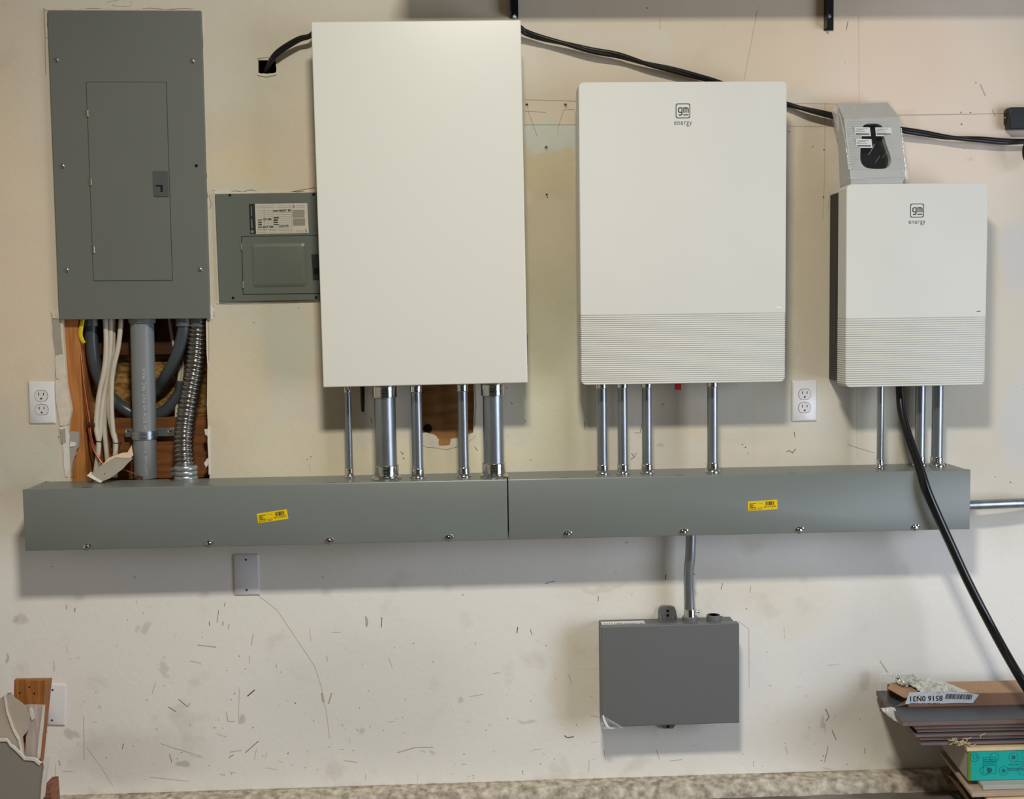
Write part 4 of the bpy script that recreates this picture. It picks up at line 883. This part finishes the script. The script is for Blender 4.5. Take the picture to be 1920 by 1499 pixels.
# charging cable
ob = tubething('charging_cable', [at(1688,716,.085), at(1688,735,.090), at(1691,770,.105), at(1702,815,.125), at(1722,870,.150), at(1738,920,.172), at(1757,965,.180), at(1783,1022,.180), at(1812,1085,.180), at(1845,1150,.185), at(1880,1215,.225), at(1915,1275,.27), at(1960,1345,.31), at(2020,1430,.33)],
     M(8.6, .15), mat('cable_jacket_gloss', (14, 14, 15), .25, 0, 0, 1, .05, 40, .6), 'thick glossy black charging cable hanging from the narrow inverter down across the trough', 'cable', seg=24)
# ================================================================== CONNECTOR HOLDER ON TOP OF THE NARROW INVERTER
def holder():
    zt2 = R2.P(0, R2.h/2)[1]
    t = thing('connector_holder', 'light grey charging connector holder wrapped in clear plastic, standing on the narrow inverter', 'holder', (at(1640, 343, .12).x, -.10, zt2))
    m = mat('holder_grey_plastic', (196, 197, 194), .45, 0, .04, 30, .0); 
    dF = lambda y: .105+(y-222)*.00036
    F = [at(1583,224,dF(222)), at(1686,219,dF(222)), at(1697,332,dF(333)), at(1595,335,dF(333))]       # front face
    n_ = 60
    outline_px = []
    hole_px = [(1617,244),(1618,237),(1623,233),(1633,232),(1643,232),(1650,234),(1655,239),(1657,250),(1661,268),(1668,288),(1671,300),(1668,311),(1660,316),(1645,317),(1630,316),(1620,312),(1614,303),(1613,292),(1614,270),(1616,255)]
    hp = [Vector(p) for p in hole_px]; n0 = len(hp); sm_ = []
    for i in range(n0):
        a_, b2, c2, d2_ = hp[i-1], hp[i], hp[(i+1) % n0], hp[(i+2) % n0]
        for k in range(3): t_ = k/3; sm_.append(tuple(.5*((2*b2)+(c2-a_)*t_+(2*a_-5*b2+4*c2-d2_)*t_*t_+(3*b2-a_-3*c2+d2_)*t_**3)))
    hole_px = sm_
    bm = NB(); out = [bm.verts.new(p) for p in F]; inn = [bm.verts.new(at(x, y, dF(y))) for x, y in hole_px]
    ed = [bm.edges.new((out[i], out[(i+1) % 4])) for i in range(4)]+[bm.edges.new((inn[i], inn[(i+1) % len(inn)])) for i in range(len(inn))]
    bmesh.ops.triangle_fill(bm, use_beauty=True, use_dissolve=False, edges=ed, normal=(0, -1, 0))
    back = [bm.verts.new(v.co+Vector((0, .045, 0))) for v in inn]
    for i in range(len(inn)): j = (i+1) % len(inn); bm.faces.new((inn[i], inn[j], back[j], back[i]))
    # folded top, sides, bottom chin
    T = [at(1571,196,.055), at(1664,192,.055)]; TB_ = [p+Vector((0, .012, 0)) for p in T]
    Bc = [F[2]+Vector((-.004, .008, 0)), F[3]+Vector((.004, .008, 0))]
    for p in Bc: p.z = zt2+.0005
    BB = [Vector((Bc[0].x+.002, -.062, Bc[0].z)), Vector((Bc[1].x-.004, -.062, Bc[1].z))]
    vt = [bm.verts.new(p) for p in T]; vtb = [bm.verts.new(p) for p in TB_]; vb = [bm.verts.new(p) for p in Bc]; vbb = [bm.verts.new(p) for p in BB]
    bm.faces.new((out[0], out[1], vt[1], vt[0])); bm.faces.new((vt[0], vt[1], vtb[1], vtb[0]))
    bm.faces.new((out[3], out[2], vb[0], vb[1])); bm.faces.new((vb[0], vb[1], vbb[1], vbb[0])); bm.faces.new((vtb[0], vtb[1], vbb[0], vbb[1]))
    bm.faces.new((out[0], vt[0], vtb[0], vbb[1], vb[1], out[3])); bm.faces.new((out[1], vt[1], vtb[1], vbb[0], vb[0], out[2]))
    sh = obj('shell', bm, m, t)
    # fine horizontal ribs on the face
    bm = NB()
    for k in range(30):
        y = 228+k*3.1; xs_ = []
        for (xa, ya), (xb, yb) in zip(hole_px, hole_px[1:]+hole_px[:1]):
            if (ya-y)*(yb-y) <= 0 and ya != yb: xs_.append(xa+(xb-xa)*(y-ya)/(yb-ya))
        L0, R0_ = 1585+(y-224)*.108, 1684+(y-222)*.094
        segs_ = [(L0, min(xs_)-1.5), (max(xs_)+1.5, R0_)] if len(xs_) > 1 else [(L0, R0_)]
        for xa, xb in segs_:
            d_ = dF(y)+.0004; a1, a2 = at(xa, y+.3, d_), at(xb, y-.3, d_)
            face(bm, [a1, a2, a2+Vector((0, -.0003, -.0005)), a1+Vector((0, -.0003, -.0005))])
    obj('rib', bm, mat('holder_rib_grey', (184, 185, 182), .5), sh)['kind'] = 'stuff'
    # black socket
    bm = NB(); ins = [at(x, y, dF(y)) for x, y in hole_px]; face(bm, [p+Vector((0, .020, 0)) for p in ins]); o = obj('socket_back', bm, mat('socket_black', (14, 15, 19), .35), t); o['label'] = 'black keyhole-shaped socket'
    # three labels
    for (x0, y0, x1, y1, k) in ((1602,238.5,1633,255.5,0), (1641,239,1673,255.5,1), (1604.5,260.5,1636,277.5,2)):
        d_ = dF((y0+y1)/2)+.0016; bm = NB(); P4 = [at(x0, y0, d_), at(x1-2, y0+.5, d_), at(x1, y1, d_), at(x0+1.5, y1, d_)]
        hexa(bm, P4, [p+Vector((0, .0004, 0)) for p in P4]); lo = obj('white_label', bm, paper, t); bm = NB()
        d3 = d_+.0004
        pxribbon(bm, [(x0+3, y1-4.2), (x1-3, y1-3.8)], 2.6, d3)
        for yy, a1, a2 in ((3.2, 2, 24), (5.0, 6, 16), (6.6, 2, 6), (8.4, 2, 19)):
            xx = x0+a1
            while xx < x0+a2: w_ = random.uniform(1, 3); pxribbon(bm, [(xx, y0+yy), (xx+w_, y0+yy)], .9, d3); xx += w_+.7
        obj('label_print', bm, mat('grey_label_print', (96, 94, 98), .6), lo)
    # clear wrap: crumpled film standing off the shell
    bm = NB(); g = []
    prof = [(1560,214,.020,1700,236,.02),(1568,192,.058,1668,188,.058),(1580,223,dF(222)+.006,1689,217,dF(222)+.006),(1586,262,dF(262)+.0035,1692,258,dF(262)+.004),(1590,300,dF(300)+.0035,1697,296,dF(300)+.004),(1592,336,dF(335)+.005,1701,333,dF(335)+.005),(1592,344,.125,1706,342,.12)]
    nx_ = 26
    for r_, (xa, ya, da, xb, yb, db) in enumerate(prof):
        for sub in range(4 if r_ < len(prof)-1 else 1):
            if r_ < len(prof)-1: nxt = prof[r_+1]; tt = sub/4
            else: nxt = prof[r_]; tt = 0
            row = []
            for i in range(nx_+1):
                u = i/nx_; q = [a1+(b1-a1)*tt for a1, b1 in zip((xa, ya, da, xb, yb, db), nxt)]
                x = q[0]+(q[3]-q[0])*u; y = q[1]+(q[4]-q[1])*u; d_ = q[2]+(q[5]-q[2])*u
                d_ += .0035*abs(mn.noise(Vector((x*.06, y*.03, 2))))+.0015*mn.noise(Vector((x*.3, y*.3, 5)))
                e = max(0, abs(u-.5)*2-.93)/.07; d_ -= e*.03
                row.append(bm.verts.new(at(x, y, d_)))
            g.append(row)
    for A, B in zip(g, g[1:]):
        for i in range(nx_): bm.faces.new((A[i], A[i+1], B[i+1], B[i]))
    o = obj('plastic_wrap', bm, glass_film('wrap_film', .08, .08, .12), t, smooth=80); o['label'] = 'crumpled clear plastic wrap'
    for pts, w in (([(1600,223),(1618,210),(1642,196)],3.0), ([(1588,216),(1598,206),(1606,203)],2.0), ([(1652,221),(1668,208)],1.6), ([(1640,270),(1634,282),(1628,291)],1.8), ([(1650,292),(1641,306)],1.0), ([(1664,284),(1655,296)],.9),
                   ([(1574,212),(1585,262),(1592,318)],1.2), ([(1690,240),(1695,290),(1699,326)],1.2), ([(1592,334),(1640,337),(1700,334)],1.3), ([(1600,338),(1593,344)],2.0), ([(1694,320),(1702,336)],1.6)):
        P_ = [at(x, y, (dF(y)+.0085) if y > 222 else .105-(222-y)*.0016+.008) for x, y in pts]; bm = NB()
        Lv = [bm.verts.new(p+Vector((M(w)*.5, 0, M(w)*.35))) for p in P_]; Rv = [bm.verts.new(p-Vector((M(w)*.5, 0, M(w)*.35))+Vector((0, .0005, 0))) for p in P_]
        for i in range(len(P_)-1): bm.faces.new((Lv[i], Lv[i+1], Rv[i+1], Rv[i]))
        obj('film_glint', bm, glint, o)  # pale strips that paint glints over the wrap
    # loose film at the left and right edges
    for pts in ([(1558,208,.03),(1572,196,.06),(1583,224,.10),(1589,280,.11),(1595,336,.13),(1590,345,.10),(1582,315,.03),(1570,262,.02),(1560,228,.02)],
                [(1697,300,.13),(1701,312,.10),(1706,343,.08),(1696,343,.12),(1697,320,.14)]):
        bm = NB(); P = [at(*p) for p in pts]; c = sum(P, Vector())/len(P)+Vector((0, -.004, 0)); vc = bm.verts.new(c); vs = [bm.verts.new(p) for p in P]
        for i in range(len(vs)): bm.faces.new((vc, vs[i], vs[(i+1) % len(vs)]))
        bmesh.ops.subdivide_edges(bm, edges=bm.edges[:], cuts=3, use_grid_fill=True)
        for v in bm.verts: v.co += Vector((mn.noise(v.co*60), mn.noise(v.co*60+Vector((5, 0, 0))), 0))*.003
        obj('film_fold', bm, filmw, o, smooth=80)
holder()
# ================================================================== SHELF BRACKETS, SHELF, RAIL
shelf_z = at(960, -55, 0).z
def bracket(x0, x1, yb, label, bolt):
    a_ = at(x0, yb, .004); b2 = at(x1, yb, .004); t = thing('shelf_bracket', label, 'bracket', ((a_.x+b2.x)/2, 0, a_.z))
    w = b2.x-a_.x
    bm = NB(); box(bm, a_.x, b2.x, -.004, -.0005, a_.z, shelf_z); box(bm, a_.x, a_.x+.0025, -.030, -.0005, a_.z+.002, shelf_z); obj('upright', bm, blacksteel, t, bevel=.0008)
    bm = NB(); box(bm, a_.x, b2.x, -.30, -.0005, shelf_z, shelf_z+.004); obj('arm', bm, blacksteel, t)
    p = at(*bolt, .004); bm = NB(); lathe(bm, p, [(M(4.4), 0), (M(4.4), .003), (M(2.5), .0045)], 6, FRONT); obj('bolt', bm, galv, t, smooth=30)
bracket(956, 972, 34, 'black steel shelf bracket end above the right corner of the tall white cabinet', (964, 31))
bracket(1545, 1563, 57, 'black steel shelf bracket end with one bolt, above and between the two inverters', (1553.5, 30.5))
bm = NB(); box(bm, at(770, 0, 0).x, 2.4, -.34, -.002, shelf_z+.005, shelf_z+.024)
tag(obj('wall_shelf', bm, mat('shelf_board', (190, 170, 140), .6)), 'board shelf carried by the black brackets, just above the picture', 'shelf')
t = thing('mounting_rail', 'black steel rail end with round screw heads at the right edge', 'rail', at(1900, 240, .02))
A = at(1894, 201, .035); B = at(2050, 240, .035)
bm = NB(); box(bm, A.x, B.x, -.035, -.006, B.z, A.z); obj('rail', bm, blacksteel, t, bevel=.002)
bm = NB(); prism(bm, pxpoly([(1895,202),(1889,203),(1885,208),(1885,232),(1889,238),(1895,240)], .012), .001, .014); e = obj('end_plate', bm, blackgl, t, bevel=.001)
for x, y, r in ((1890,204,2.6),(1892.5,213.5,1.8),(1885.5,221,2.2),(1892.5,230,1.8),(1889,236.5,2.6)):
    bm = NB(); lathe(bm, at(x, y, .014), [(M(r), 0), (M(r*.8), .002), (M(r*.2), .0025)], 12, FRONT); obj('screw', bm, chrome, e, smooth=60)
bm = NB(); pts = [at(1940+26*math.cos(a_*.3)*.75, 285+26*math.sin(a_*.3), .06) for a_ in range(22)]; sweep(bm, catmull(pts, 3), M(4), 10)
tag(obj('cable_hook', bm, blackgl, smooth=70), 'round black hook just entering at the right edge below the rail', 'hook')
# ================================================================== BROKEN HALF WALL AT LOWER LEFT
t = thing('wooden_post', 'short orange wooden post end with nail holes behind torn drywall at lower left', 'post', (at(50, 1400, .14).x, -.12, 0))
fT = [at(27,1275,.16), at(86,1276,.16)]; fB = [at(20,1425,.16), at(78,1427,.16)]
def ext(a_, b2, z): k = (z-a_.z)/(b2.z-a_.z); return a_+(b2-a_)*k
f0, f1 = ext(fT[0], fB[0], 0), ext(fT[1], fB[1], 0)
bk = [at(29,1272.5,.112), at(98.5,1271.5,.112), ext(at(98.5,1271.5,.112), at(82,1425,.13), 0), ext(fT[0], fB[0], 0)+Vector((0,.05,0))]
bm = NB(); hexa(bm, [fT[0], fT[1], f1, f0], bk); obj('timber', bm, mat('post_lumber', (178, 118, 62), .6, 0, .4, 12, .2, 60, .3, (16, 16, .8), (140, 84, 40)), t, bevel=.002)
for x, y in ((55,1289),(37,1300),(64.5,1301)):
    bm = NB(); lathe(bm, at(x, y, .1602), [(M(1.7), 0), (M(1.7), .0005)], 10, FRONT); obj('nail_hole', bm, hole, t)
t = thing('broken_drywall', 'broken piece of grey drywall with torn white paper in the lower left corner', 'drywall', (at(40, 1480, .2).x, -.2, 0))
P = pxpoly([(-60,1388),(0,1389),(14,1389),(20,1398),(32,1408),(46,1423),(66,1425),(74,1433),(88,1425),(86,1440),(82,1470),(78,1499)], .2); zf = .0
P += [(P[-1][0]-.003, zf+.001), (P[0][0], zf+.001)]
obj('grey_panel', prism(NB(), P, .187, .2), mat('primed_drywall', (148, 141, 131), .7, 0, .05, 6), t)
P = pxpoly([(81,1428),(89,1424),(87,1445),(83,1472),(80,1499)], .203); P2 = pxpoly([(76,1499),(78,1470),(82,1440)], .203)
obj('white_edge', prism(NB(), P+P2, .186, .2035), gyps, t)
P = pxpoly(ragged([(-20,1386),(12,1386.5),(20,1396),(32,1406),(46,1421),(66,1423),(74,1430),(80,1430),(73,1436),(64,1428),(45,1426),(30,1411),(18,1400),(12,1391),(-20,1391)], .6, 2), .204)
obj('torn_edge', prism(NB(), P, .198, .204), gyps, t)
P = pxpoly(ragged([(38,1325),(55,1324),(82,1325),(80,1360),(74,1405),(70,1424),(60,1428),(46,1425),(48,1390),(50,1350),(47,1335)], .6, 2), .175)
o = obj('paper_layer', prism(NB(), P, .165, .175), mat('pinkish_paper', (206, 190, 180), .8, 0, .25, 14, .4, 120, .3, (14, 1, 1)), t); o['label'] = 'striped torn paper face over the post'
P = pxpoly([(80,1326),(83,1325),(79,1370),(74,1424),(69,1424),(72,1390),(77,1350)], .178); obj('white_edge', prism(NB(), P, .172, .178), gyps, t)
P = pxpoly(ragged([(7,1305),(14,1297),(21,1300),(27,1310),(41,1320),(50,1332),(55,1345),(52,1370),(42,1383),(46,1422),(36,1412),(20,1398),(12,1386),(-10,1386),(-10,1320)], .5, 2), .19)
o = obj('paper_layer', prism(NB(), P, .186, .189), mat('tan_paper', (196, 182, 168), .75, 0, .14, 10, .3, 80), t); o['label'] = 'large curled tan paper flap'
P = pxpoly([(7,1306),(14,1297),(20,1299),(14,1301),(10,1308),(14,1335),(26,1368),(36,1386),(44,1422),(40,1419),(34,1390),(24,1372),(12,1338)], .193); obj('white_edge', prism(NB(), P, .189, .193), gyps, t)
P = pxpoly([(54,1330),(58,1326),(62,1336),(64,1348),(60,1352),(56,1340)], .178); obj('torn_chip', prism(NB(), P, .174, .179), gyps, t)
P = pxpoly([(82,1475),(94,1474),(96,1499)], .15); P += [(P[-1][0]+.002, .001), (P[0][0]-.01, .001)]
o = obj('wood_block', prism(NB(), P, .09, .15), mat('end_grain', (176, 118, 92), .7, 0, .5, 10, .2, 60, .3, (3, 3, 60), (104, 64, 48))); tag(o, 'reddish striped end of a wood block on the floor beside the broken drywall', 'wood block')
# ================================================================== STACK OF BOARDS AT LOWER RIGHT
ZP = CZ-1.0741; ang = math.radians(-4.0)
ro = Vector((1.1135, -.257, 0)); ca, sa = math.cos(ang), math.sin(ang)
def Q(u, v, z): return Vector((ro.x+u*ca+v*sa*-1*-1*-1, ro.y+v*ca+u*sa, z))     # u along the boards, v towards the wall
def Q(u, v, z, dx=0.0): return Vector((1.1135+u+.074*v+dx, -.257-.02*u+v, z))
def slabQ(bm, u0, u1, v0, v1, z0, z1, dx=0.0): return hexa(bm, [Q(u0, v0, z0, dx), Q(u1, v0, z0, dx), Q(u1, v0, z1, dx), Q(u0, v0, z1, dx)], [Q(u0, v1, z0, dx), Q(u1, v1, z0, dx), Q(u1, v1, z1, dx), Q(u0, v1, z1, dx)])
def board(z1, th, u0, v0, v1, mt, me, name, label, cat='board', u1=1.3, group=None):
    t = thing(name, label, cat, Q(u0+.3, (v0+v1)/2, z1-th), group)
    obj('core', slabQ(NB(), u0, u1, v0, v1, z1-th, z1-.0012), me, t, bevel=.0008)
    obj('face', slabQ(NB(), u0, u1, v0, v1, z1-.0012, z1), mt, t)
    return t
board(ZP, .0125, 0, 0, .237, plankT, plankE, 'floor_plank', 'topmost dark slate floor plank, carrying the torn cardboard box', 'plank')
zc_ = ZP-.0135
GP = 'dark floor planks under the topmost one'
names = ['second floor plank from the top of the dark stack', 'third floor plank from the top of the dark stack', 'fourth floor plank from the top of the dark stack', 'fifth floor plank from the top of the dark stack', 'lowest floor plank of the dark stack, dusty with splinters']
offs = [.034, .042, .036, .048, .050]
for k in range(5):
    board(zc_-.0014, .0085, offs[k]-.0, .006+.006*(k % 2), .22, plankT, plankE, 'floor_plank', names[k], 'plank'); zc_ -= .0110
# cardboard box with an open end
zB0 = ZP+.0005; H = .036
t = thing('cardboard_box', 'torn long brown cardboard box with label and open end on the dark planks', 'box', Q(.5, .12, zB0))
u0 = .045; v0, v1 = .096, .185
bm = NB(); th = .003
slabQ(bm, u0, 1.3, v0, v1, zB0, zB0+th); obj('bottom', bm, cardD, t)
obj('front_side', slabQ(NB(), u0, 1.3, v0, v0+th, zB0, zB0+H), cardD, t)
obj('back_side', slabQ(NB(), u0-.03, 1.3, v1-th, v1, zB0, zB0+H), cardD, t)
bm = NB(); hexa(bm, [Q(u0+.075, v0, zB0+H), Q(1.3, v0, zB0+H), Q(1.3, v1, zB0+H), Q(u0+.02, v1, zB0+H)], [Q(u0+.075, v0, zB0+H+th), Q(1.3, v0, zB0+H+th), Q(1.3, v1, zB0+H+th), Q(u0+.02, v1, zB0+H+th)]); obj('top', bm, card, t)
# torn flaps at the open end
bm = NB(); a1 = [Q(u0-.02, v1, zB0+H+.002), Q(u0-.035, v1-.02, zB0+.030), Q(u0-.005, v0+.02, zB0+.020), Q(u0+.05, v0+.01, zB0+H-.008), Q(u0+.085, v0+.02, zB0+H+.002), Q(u0+.03, v1, zB0+H+.004)]
hexa(bm, a1, [p+Vector((0, 0, .002)) for p in a1]); obj('torn_flap', bm, card, t)
bm = NB(); a1 = [Q(u0-.03, v0+.01, zB0+.001), Q(u0+.005, v0, zB0+.012), Q(u0+.03, v0-.002, zB0+H), Q(u0+.0, v0+.004, zB0+H*.6)]; hexa(bm, a1, [p+Vector((0, .0025, 0)) for p in a1]); obj('torn_flap', bm, cardD, t)
# shipping label on the front side
def onfront(px, py, off=.001):      # photo pixel to the front side of the box
    v = ray(px, py)
    n = (Q(1, v0, 0)-Q(0, v0, 0)).cross(Vector((0, 0, 1))); p0_ = Q(0, v0, 0)
    if n.y > 0: n = -n
    n.normalize(); k = (p0_+n*off-CAMP).dot(n)/v.dot(n); return CAMP+v*k
lab_px = [(1705,1299),(1745,1297),(1770,1296),(1800,1298),(1836,1303),(1824,1319),(1800,1318.5),(1770,1319.5),(1740,1321),(1697,1321)]
bm = NB(); face(bm, [onfront(x, y, .0012) for x, y in lab_px]); lb = obj('shipping_label', bm, mat('silver_label', (196, 200, 208), .35, 0, .12, 60), t); lb['label'] = 'upside down white shipping label with barcode'
c0 = onfront(1736, 1310, .002); ex = (onfront(1765, 1309.3, .002)-c0).normalized()
bm = text_bm('8516 0N31', .0200, lambda u, v: c0-ex*u-Vector((0, 0, 1))*v, 1.06, .95, .02)
for k in range(26):
    x = 1774+k*1.9; w_ = random.choice([.6, .9, 1.3]); y0_ = 1301.5+(x-1774)*.03
    face(bm, [onfront(x+1, y0_, .0018), onfront(x+1+w_, y0_, .0018), onfront(x-2+w_, y0_+9.5, .0018), onfront(x-2, y0_+9.5, .0018)])
for k in range(22):
    x = 1706+k*2.6; face(bm, [onfront(x, 1318.6, .0018), onfront(x+random.uniform(.7, 2), 1318.6, .0018), onfront(x+1.5, 1320.6, .0018), onfront(x, 1320.6, .0018)])
obj('label_print', bm, inkblk, lb)
# shiny crumpled plastic on the box end
def crumple(corners, n, amp, m, name, parent, seed=0, extra=Vector((0, 0, 0))):
    bm = NB(); g = []
    for i in range(n+1):
        r = []
        for j in range(n+1):
            u, v = i/n, j/n; p = corners[0]*(1-u)*(1-v)+corners[1]*u*(1-v)+corners[2]*u*v+corners[3]*(1-u)*v
            q = Vector((u*9+v*2+seed, v*2.2, seed)); r.append(bm.verts.new(p+Vector((mn.noise(q)*.4, mn.noise(q+Vector((9, 0, 0)))*.4, abs(mn.noise(q*1.7+Vector((0, 9, 0))))))*amp+extra))
        g.append(r)
    for i in range(n):
        for j in range(n): bm.faces.new((g[i][j], g[i+1][j], g[i+1][j+1], g[i][j+1]))
    return obj(name, bm, m, parent, smooth=75)
foil = mat('glossy_crumpled_wrap', (236, 238, 236), .16, .25, .4, 70, .5, 120, 1.0, None, (176, 176, 160))
crumple([Q(u0+.045, v0-.002, zB0+H+.002), Q(u0+.135, v0-.001, zB0+H+.003), Q(u0+.10, v1, zB0+H+.006), Q(u0-.0, v1, zB0+H+.008)], 22, .018, foil, 'crumpled_wrap', t, 1)['label'] = 'shiny crumpled plastic wrap over the torn end'
crumple([Q(u0-.0, v1-.03, zB0+H+.002), Q(u0+.05, v1-.05, zB0+H), Q(u0+.05, v1, zB0+H+.016), Q(u0-.03, v1, zB0+H+.022)], 14, .020, foil, 'crumpled_wrap', t, 5)
crumple([Q(u0+.125, v0, zB0+H+.0035), Q(u0+.165, v0, zB0+H+.0035), Q(u0+.125, v1, zB0+H+.004), Q(u0+.095, v1, zB0+H+.004)], 8, .003, filmw, 'clear_tape', t, 9)
crumple([Q(u0-.075, v0+.005, zB0+.0), Q(u0-.04, v0-.01, zB0+.004), Q(u0-.03, v0-.06, zB0-.026), Q(u0-.055, v0-.02, zB0-.020)], 8, .006, filmw, 'clear_tape', t, 3)
crumple([at(1650,1262,.03), at(1672,1262,.04), at(1668,1296,.05), at(1648,1296,.04)], 8, .004, film, 'clear_tape', t, 11)
# splinters on the lowest plank
zl = zc_
sp_ = thing('wood_splinters', 'tangle of pale wood splinters hanging at the edge of the lowest dark plank', 'splinters', Q(.16, 0, zl-.01)); 
c_ = at(1800, 1391, .262)
for k in range(26):
    o_ = c_+Vector((random.gauss(0, .022), random.uniform(-.004, .002), random.gauss(0, .0035))); pts = [o_]
    for j in range(3): pts.append(pts[-1]+Vector((random.gauss(0, .006), random.uniform(-.002, .002), random.gauss(0, .004))))
    if k == 0: bm = NB()
    sweep(bm, catmull(pts, 3), .0007, 5)
obj('shavings', bm, debris, sp_)['kind'] = 'stuff'
# teal carton on the next level
FD = .266
z_t = at(1815,1410,FD).z; z_b = at(1815,1465,FD).z
X_ = at(1815,1440,FD).x; endb = atz(1766,1404,z_b)
dirv = endb-at(1813,1465,FD); dirv.z = 0; dirv = dirv/dirv.y
def tp(u, w, z): return Vector((X_+u+dirv.x*w, -FD+dirv.y*w-.004*u, z))
def tb(bm, u0_, u1_, w0, w1, z0_, z1_): return hexa(bm, [tp(u0_, w0, z0_), tp(u1_, w0, z0_), tp(u1_, w0, z1_), tp(u0_, w0, z1_)], [tp(u0_, w1, z0_), tp(u1_, w1, z0_), tp(u1_, w1, z1_), tp(u0_, w1, z1_)])
t = thing('flooring_carton', 'flat flooring carton with bright teal printed side, under the dark planks', 'carton', tp(.3, .1, z_b))
obj('carton_body', tb(NB(), 0, 1.1, .002, .23, z_b, z_t), mat('carton_end_paper', (190, 182, 172), .7, 0, .1, 30), t, bevel=.0015)
tq = obj('teal_side', tb(NB(), .008, 1.1, -.001, .004, z_b+.001, z_t-.001), teal, t); tq['label'] = 'bright teal printed long side'
obj('green_stripe', tb(NB(), .0, .008, -.001, .004, z_b+.001, z_t-.001), green, t)
obj('top_board', tb(NB(), -.004, 1.1, -.002, .20, z_t+.0003, z_t+.0095), beige, t, bevel=.001)
bm = NB()
def tpx(x, y): v = ray(x, y); k = (-FD-.0018-CAMP.y)/v.y; return CAMP+v*k
def circ(cx, cy__, r, w):
    P1 = [tpx(cx+r*math.cos(i*math.pi/12), cy__+r*math.sin(i*math.pi/12)) for i in range(24)]; P2 = [tpx(cx+(r-w)*math.cos(i*math.pi/12), cy__+(r-w)*math.sin(i*math.pi/12)) for i in range(24)]
    a1 = [bm.verts.new(p) for p in P1]; a2 = [bm.verts.new(p) for p in P2]
    for i in range(24): bm.faces.new((a1[i], a1[(i+1) % 24], a2[(i+1) % 24], a2[i]))
def ln(x0_, y0_, x1_, y1_, w):
    face(bm, [tpx(x0_, y0_-w/2), tpx(x1_, y1_-w/2), tpx(x1_, y1_+w/2), tpx(x0_, y0_+w/2)])
circ(1827.5,1420.5,8.6,.6); circ(1828,1420,4.2,.7); circ(1864.5,1420.5,8.6,.6); circ(1900.5,1421,8.8,.6); circ(1882,1446,8.6,.6); circ(1846,1446.5,8.4,.6); circ(1917,1446,8.6,.6); circ(1855.3,1445,4.9,4.7)
for k in range(4): ln(1845,1425+k*3.4,1865,1425+k*3.4,1.0)
for a1 in ((1843.5,1421,1843.5,1451),(1867.5,1421,1867.5,1451)): face(bm, [tpx(a1[0]-.3, a1[1]), tpx(a1[0]+.3, a1[1]), tpx(a1[2]+.3, a1[3]), tpx(a1[2]-.3, a1[3])])
ln(1843.5,1421,1867.5,1421,.6); ln(1843.5,1451,1867.5,1451,.6); ln(1905,1429,1925,1429,.8)
for x, y in ((1900.5,1421),(1882,1446)): circ(x, y, 3.6, 2.6)
for k in range(2): ln(1889,1441.5+k*3.2,1925,1441.5+k*3.2,1.5)
co = tpx(1912, 1434); joinbm(bm, text_bm('INSTALLS COMPLETELY', .0058, lambda u, v: (co.x-u, -FD-.0018, co.z-v), 1.0, 1.0))
obj('carton_print', bm, tealdk, tq)
# boards under the carton
bb_ = z_b-.0008
def lowboard(u0_, w0, w1, z1_, th_, m, label):
    o = obj('floor_board', tb(NB(), u0_, 1.1, w0, w1, z1_-th_, z1_), m, bevel=.0012); tag(o, label, 'board'); return o
lowboard(.03, -.030, .20, bb_, .012, mat('grey_board', (176, 174, 166), .5, 0, .1, 12, stretch=(1, 6, 1)), 'pale grey board end directly under the teal carton')
lowboard(-.004, -.046, .235, bb_-.013, .010, mat('pale_wood_board', (190, 166, 142), .6, 0, .2, 10, stretch=(1, 6, 1)), 'pale wood board under the grey board, sticking out to the left')
lowboard(.035, -.054, .21, bb_-.026, .008, beige, 'thin pale board below, lower in the same pile')
lowboard(.055, -.060, .21, bb_-.037, .011, mat('cream_board', (222, 214, 200), .6), 'cream coloured board next to the bottom of the pile')
lowboard(.045, -.050, .20, bb_-.050, bb_-.050-.0005, mat('dark_pile_board', (70, 62, 54), .7, 0, .3, 14), 'dark wood base board at the bottom of the pile')
# cardboard offcuts leaning between the wall and the pile
pm = mat('dull_cardboard', (120, 92, 66), .85, 0, .2, 20)
bm = NB(); P4 = [atz(1762,1440,.14) if 0 else at(1763,1440,.05), at(1790,1432,.08), at(1812,1462,.13), at(1776,1470,.14)]; hexa(bm, P4, [p+Vector((0, .003, -.002)) for p in P4]); tag(obj('cardboard_offcut', bm, pm), 'brown cardboard offcut standing against the wall end of the pile', 'cardboard')
bm = NB(); P4 = [at(1775,1450,.16), at(1785,1456,.15), at(1835,1510,.28), at(1822,1512,.29)]; hexa(bm, P4, [p+Vector((0, .004, -.003)) for p in P4]); tag(obj('cardboard_offcut', bm, mat('dark_offcut', (96, 70, 50), .8, 0, .2, 20)), 'narrow dark strip leaning diagonally beside the pile near the bottom edge', 'cardboard')
# crumbs and grit on the floor and curb
bm = NB()
for k in range(120):
    x = random.uniform(-1.1, 1.35); y = random.choice([random.uniform(-.07, -.01), random.uniform(-.2, -.08)]); z = (WBOT+.002) if y > -.072 else .001
    r = random.uniform(.0008, .003); vs = [bm.verts.new((x+random.uniform(-r, r), y+random.uniform(-r, r), z+random.uniform(0, r))) for _ in range(4)]
    for f in ((0,1,2),(0,2,3),(0,1,3),(1,2,3)): bm.faces.new([vs[i] for i in f])
tag(obj('grit', bm, mat('plaster_grit', (210, 204, 194), .9), origin=(0, -.1, 0)), 'pale plaster crumbs scattered along the foot of the wall', 'grit', kind='stuff')
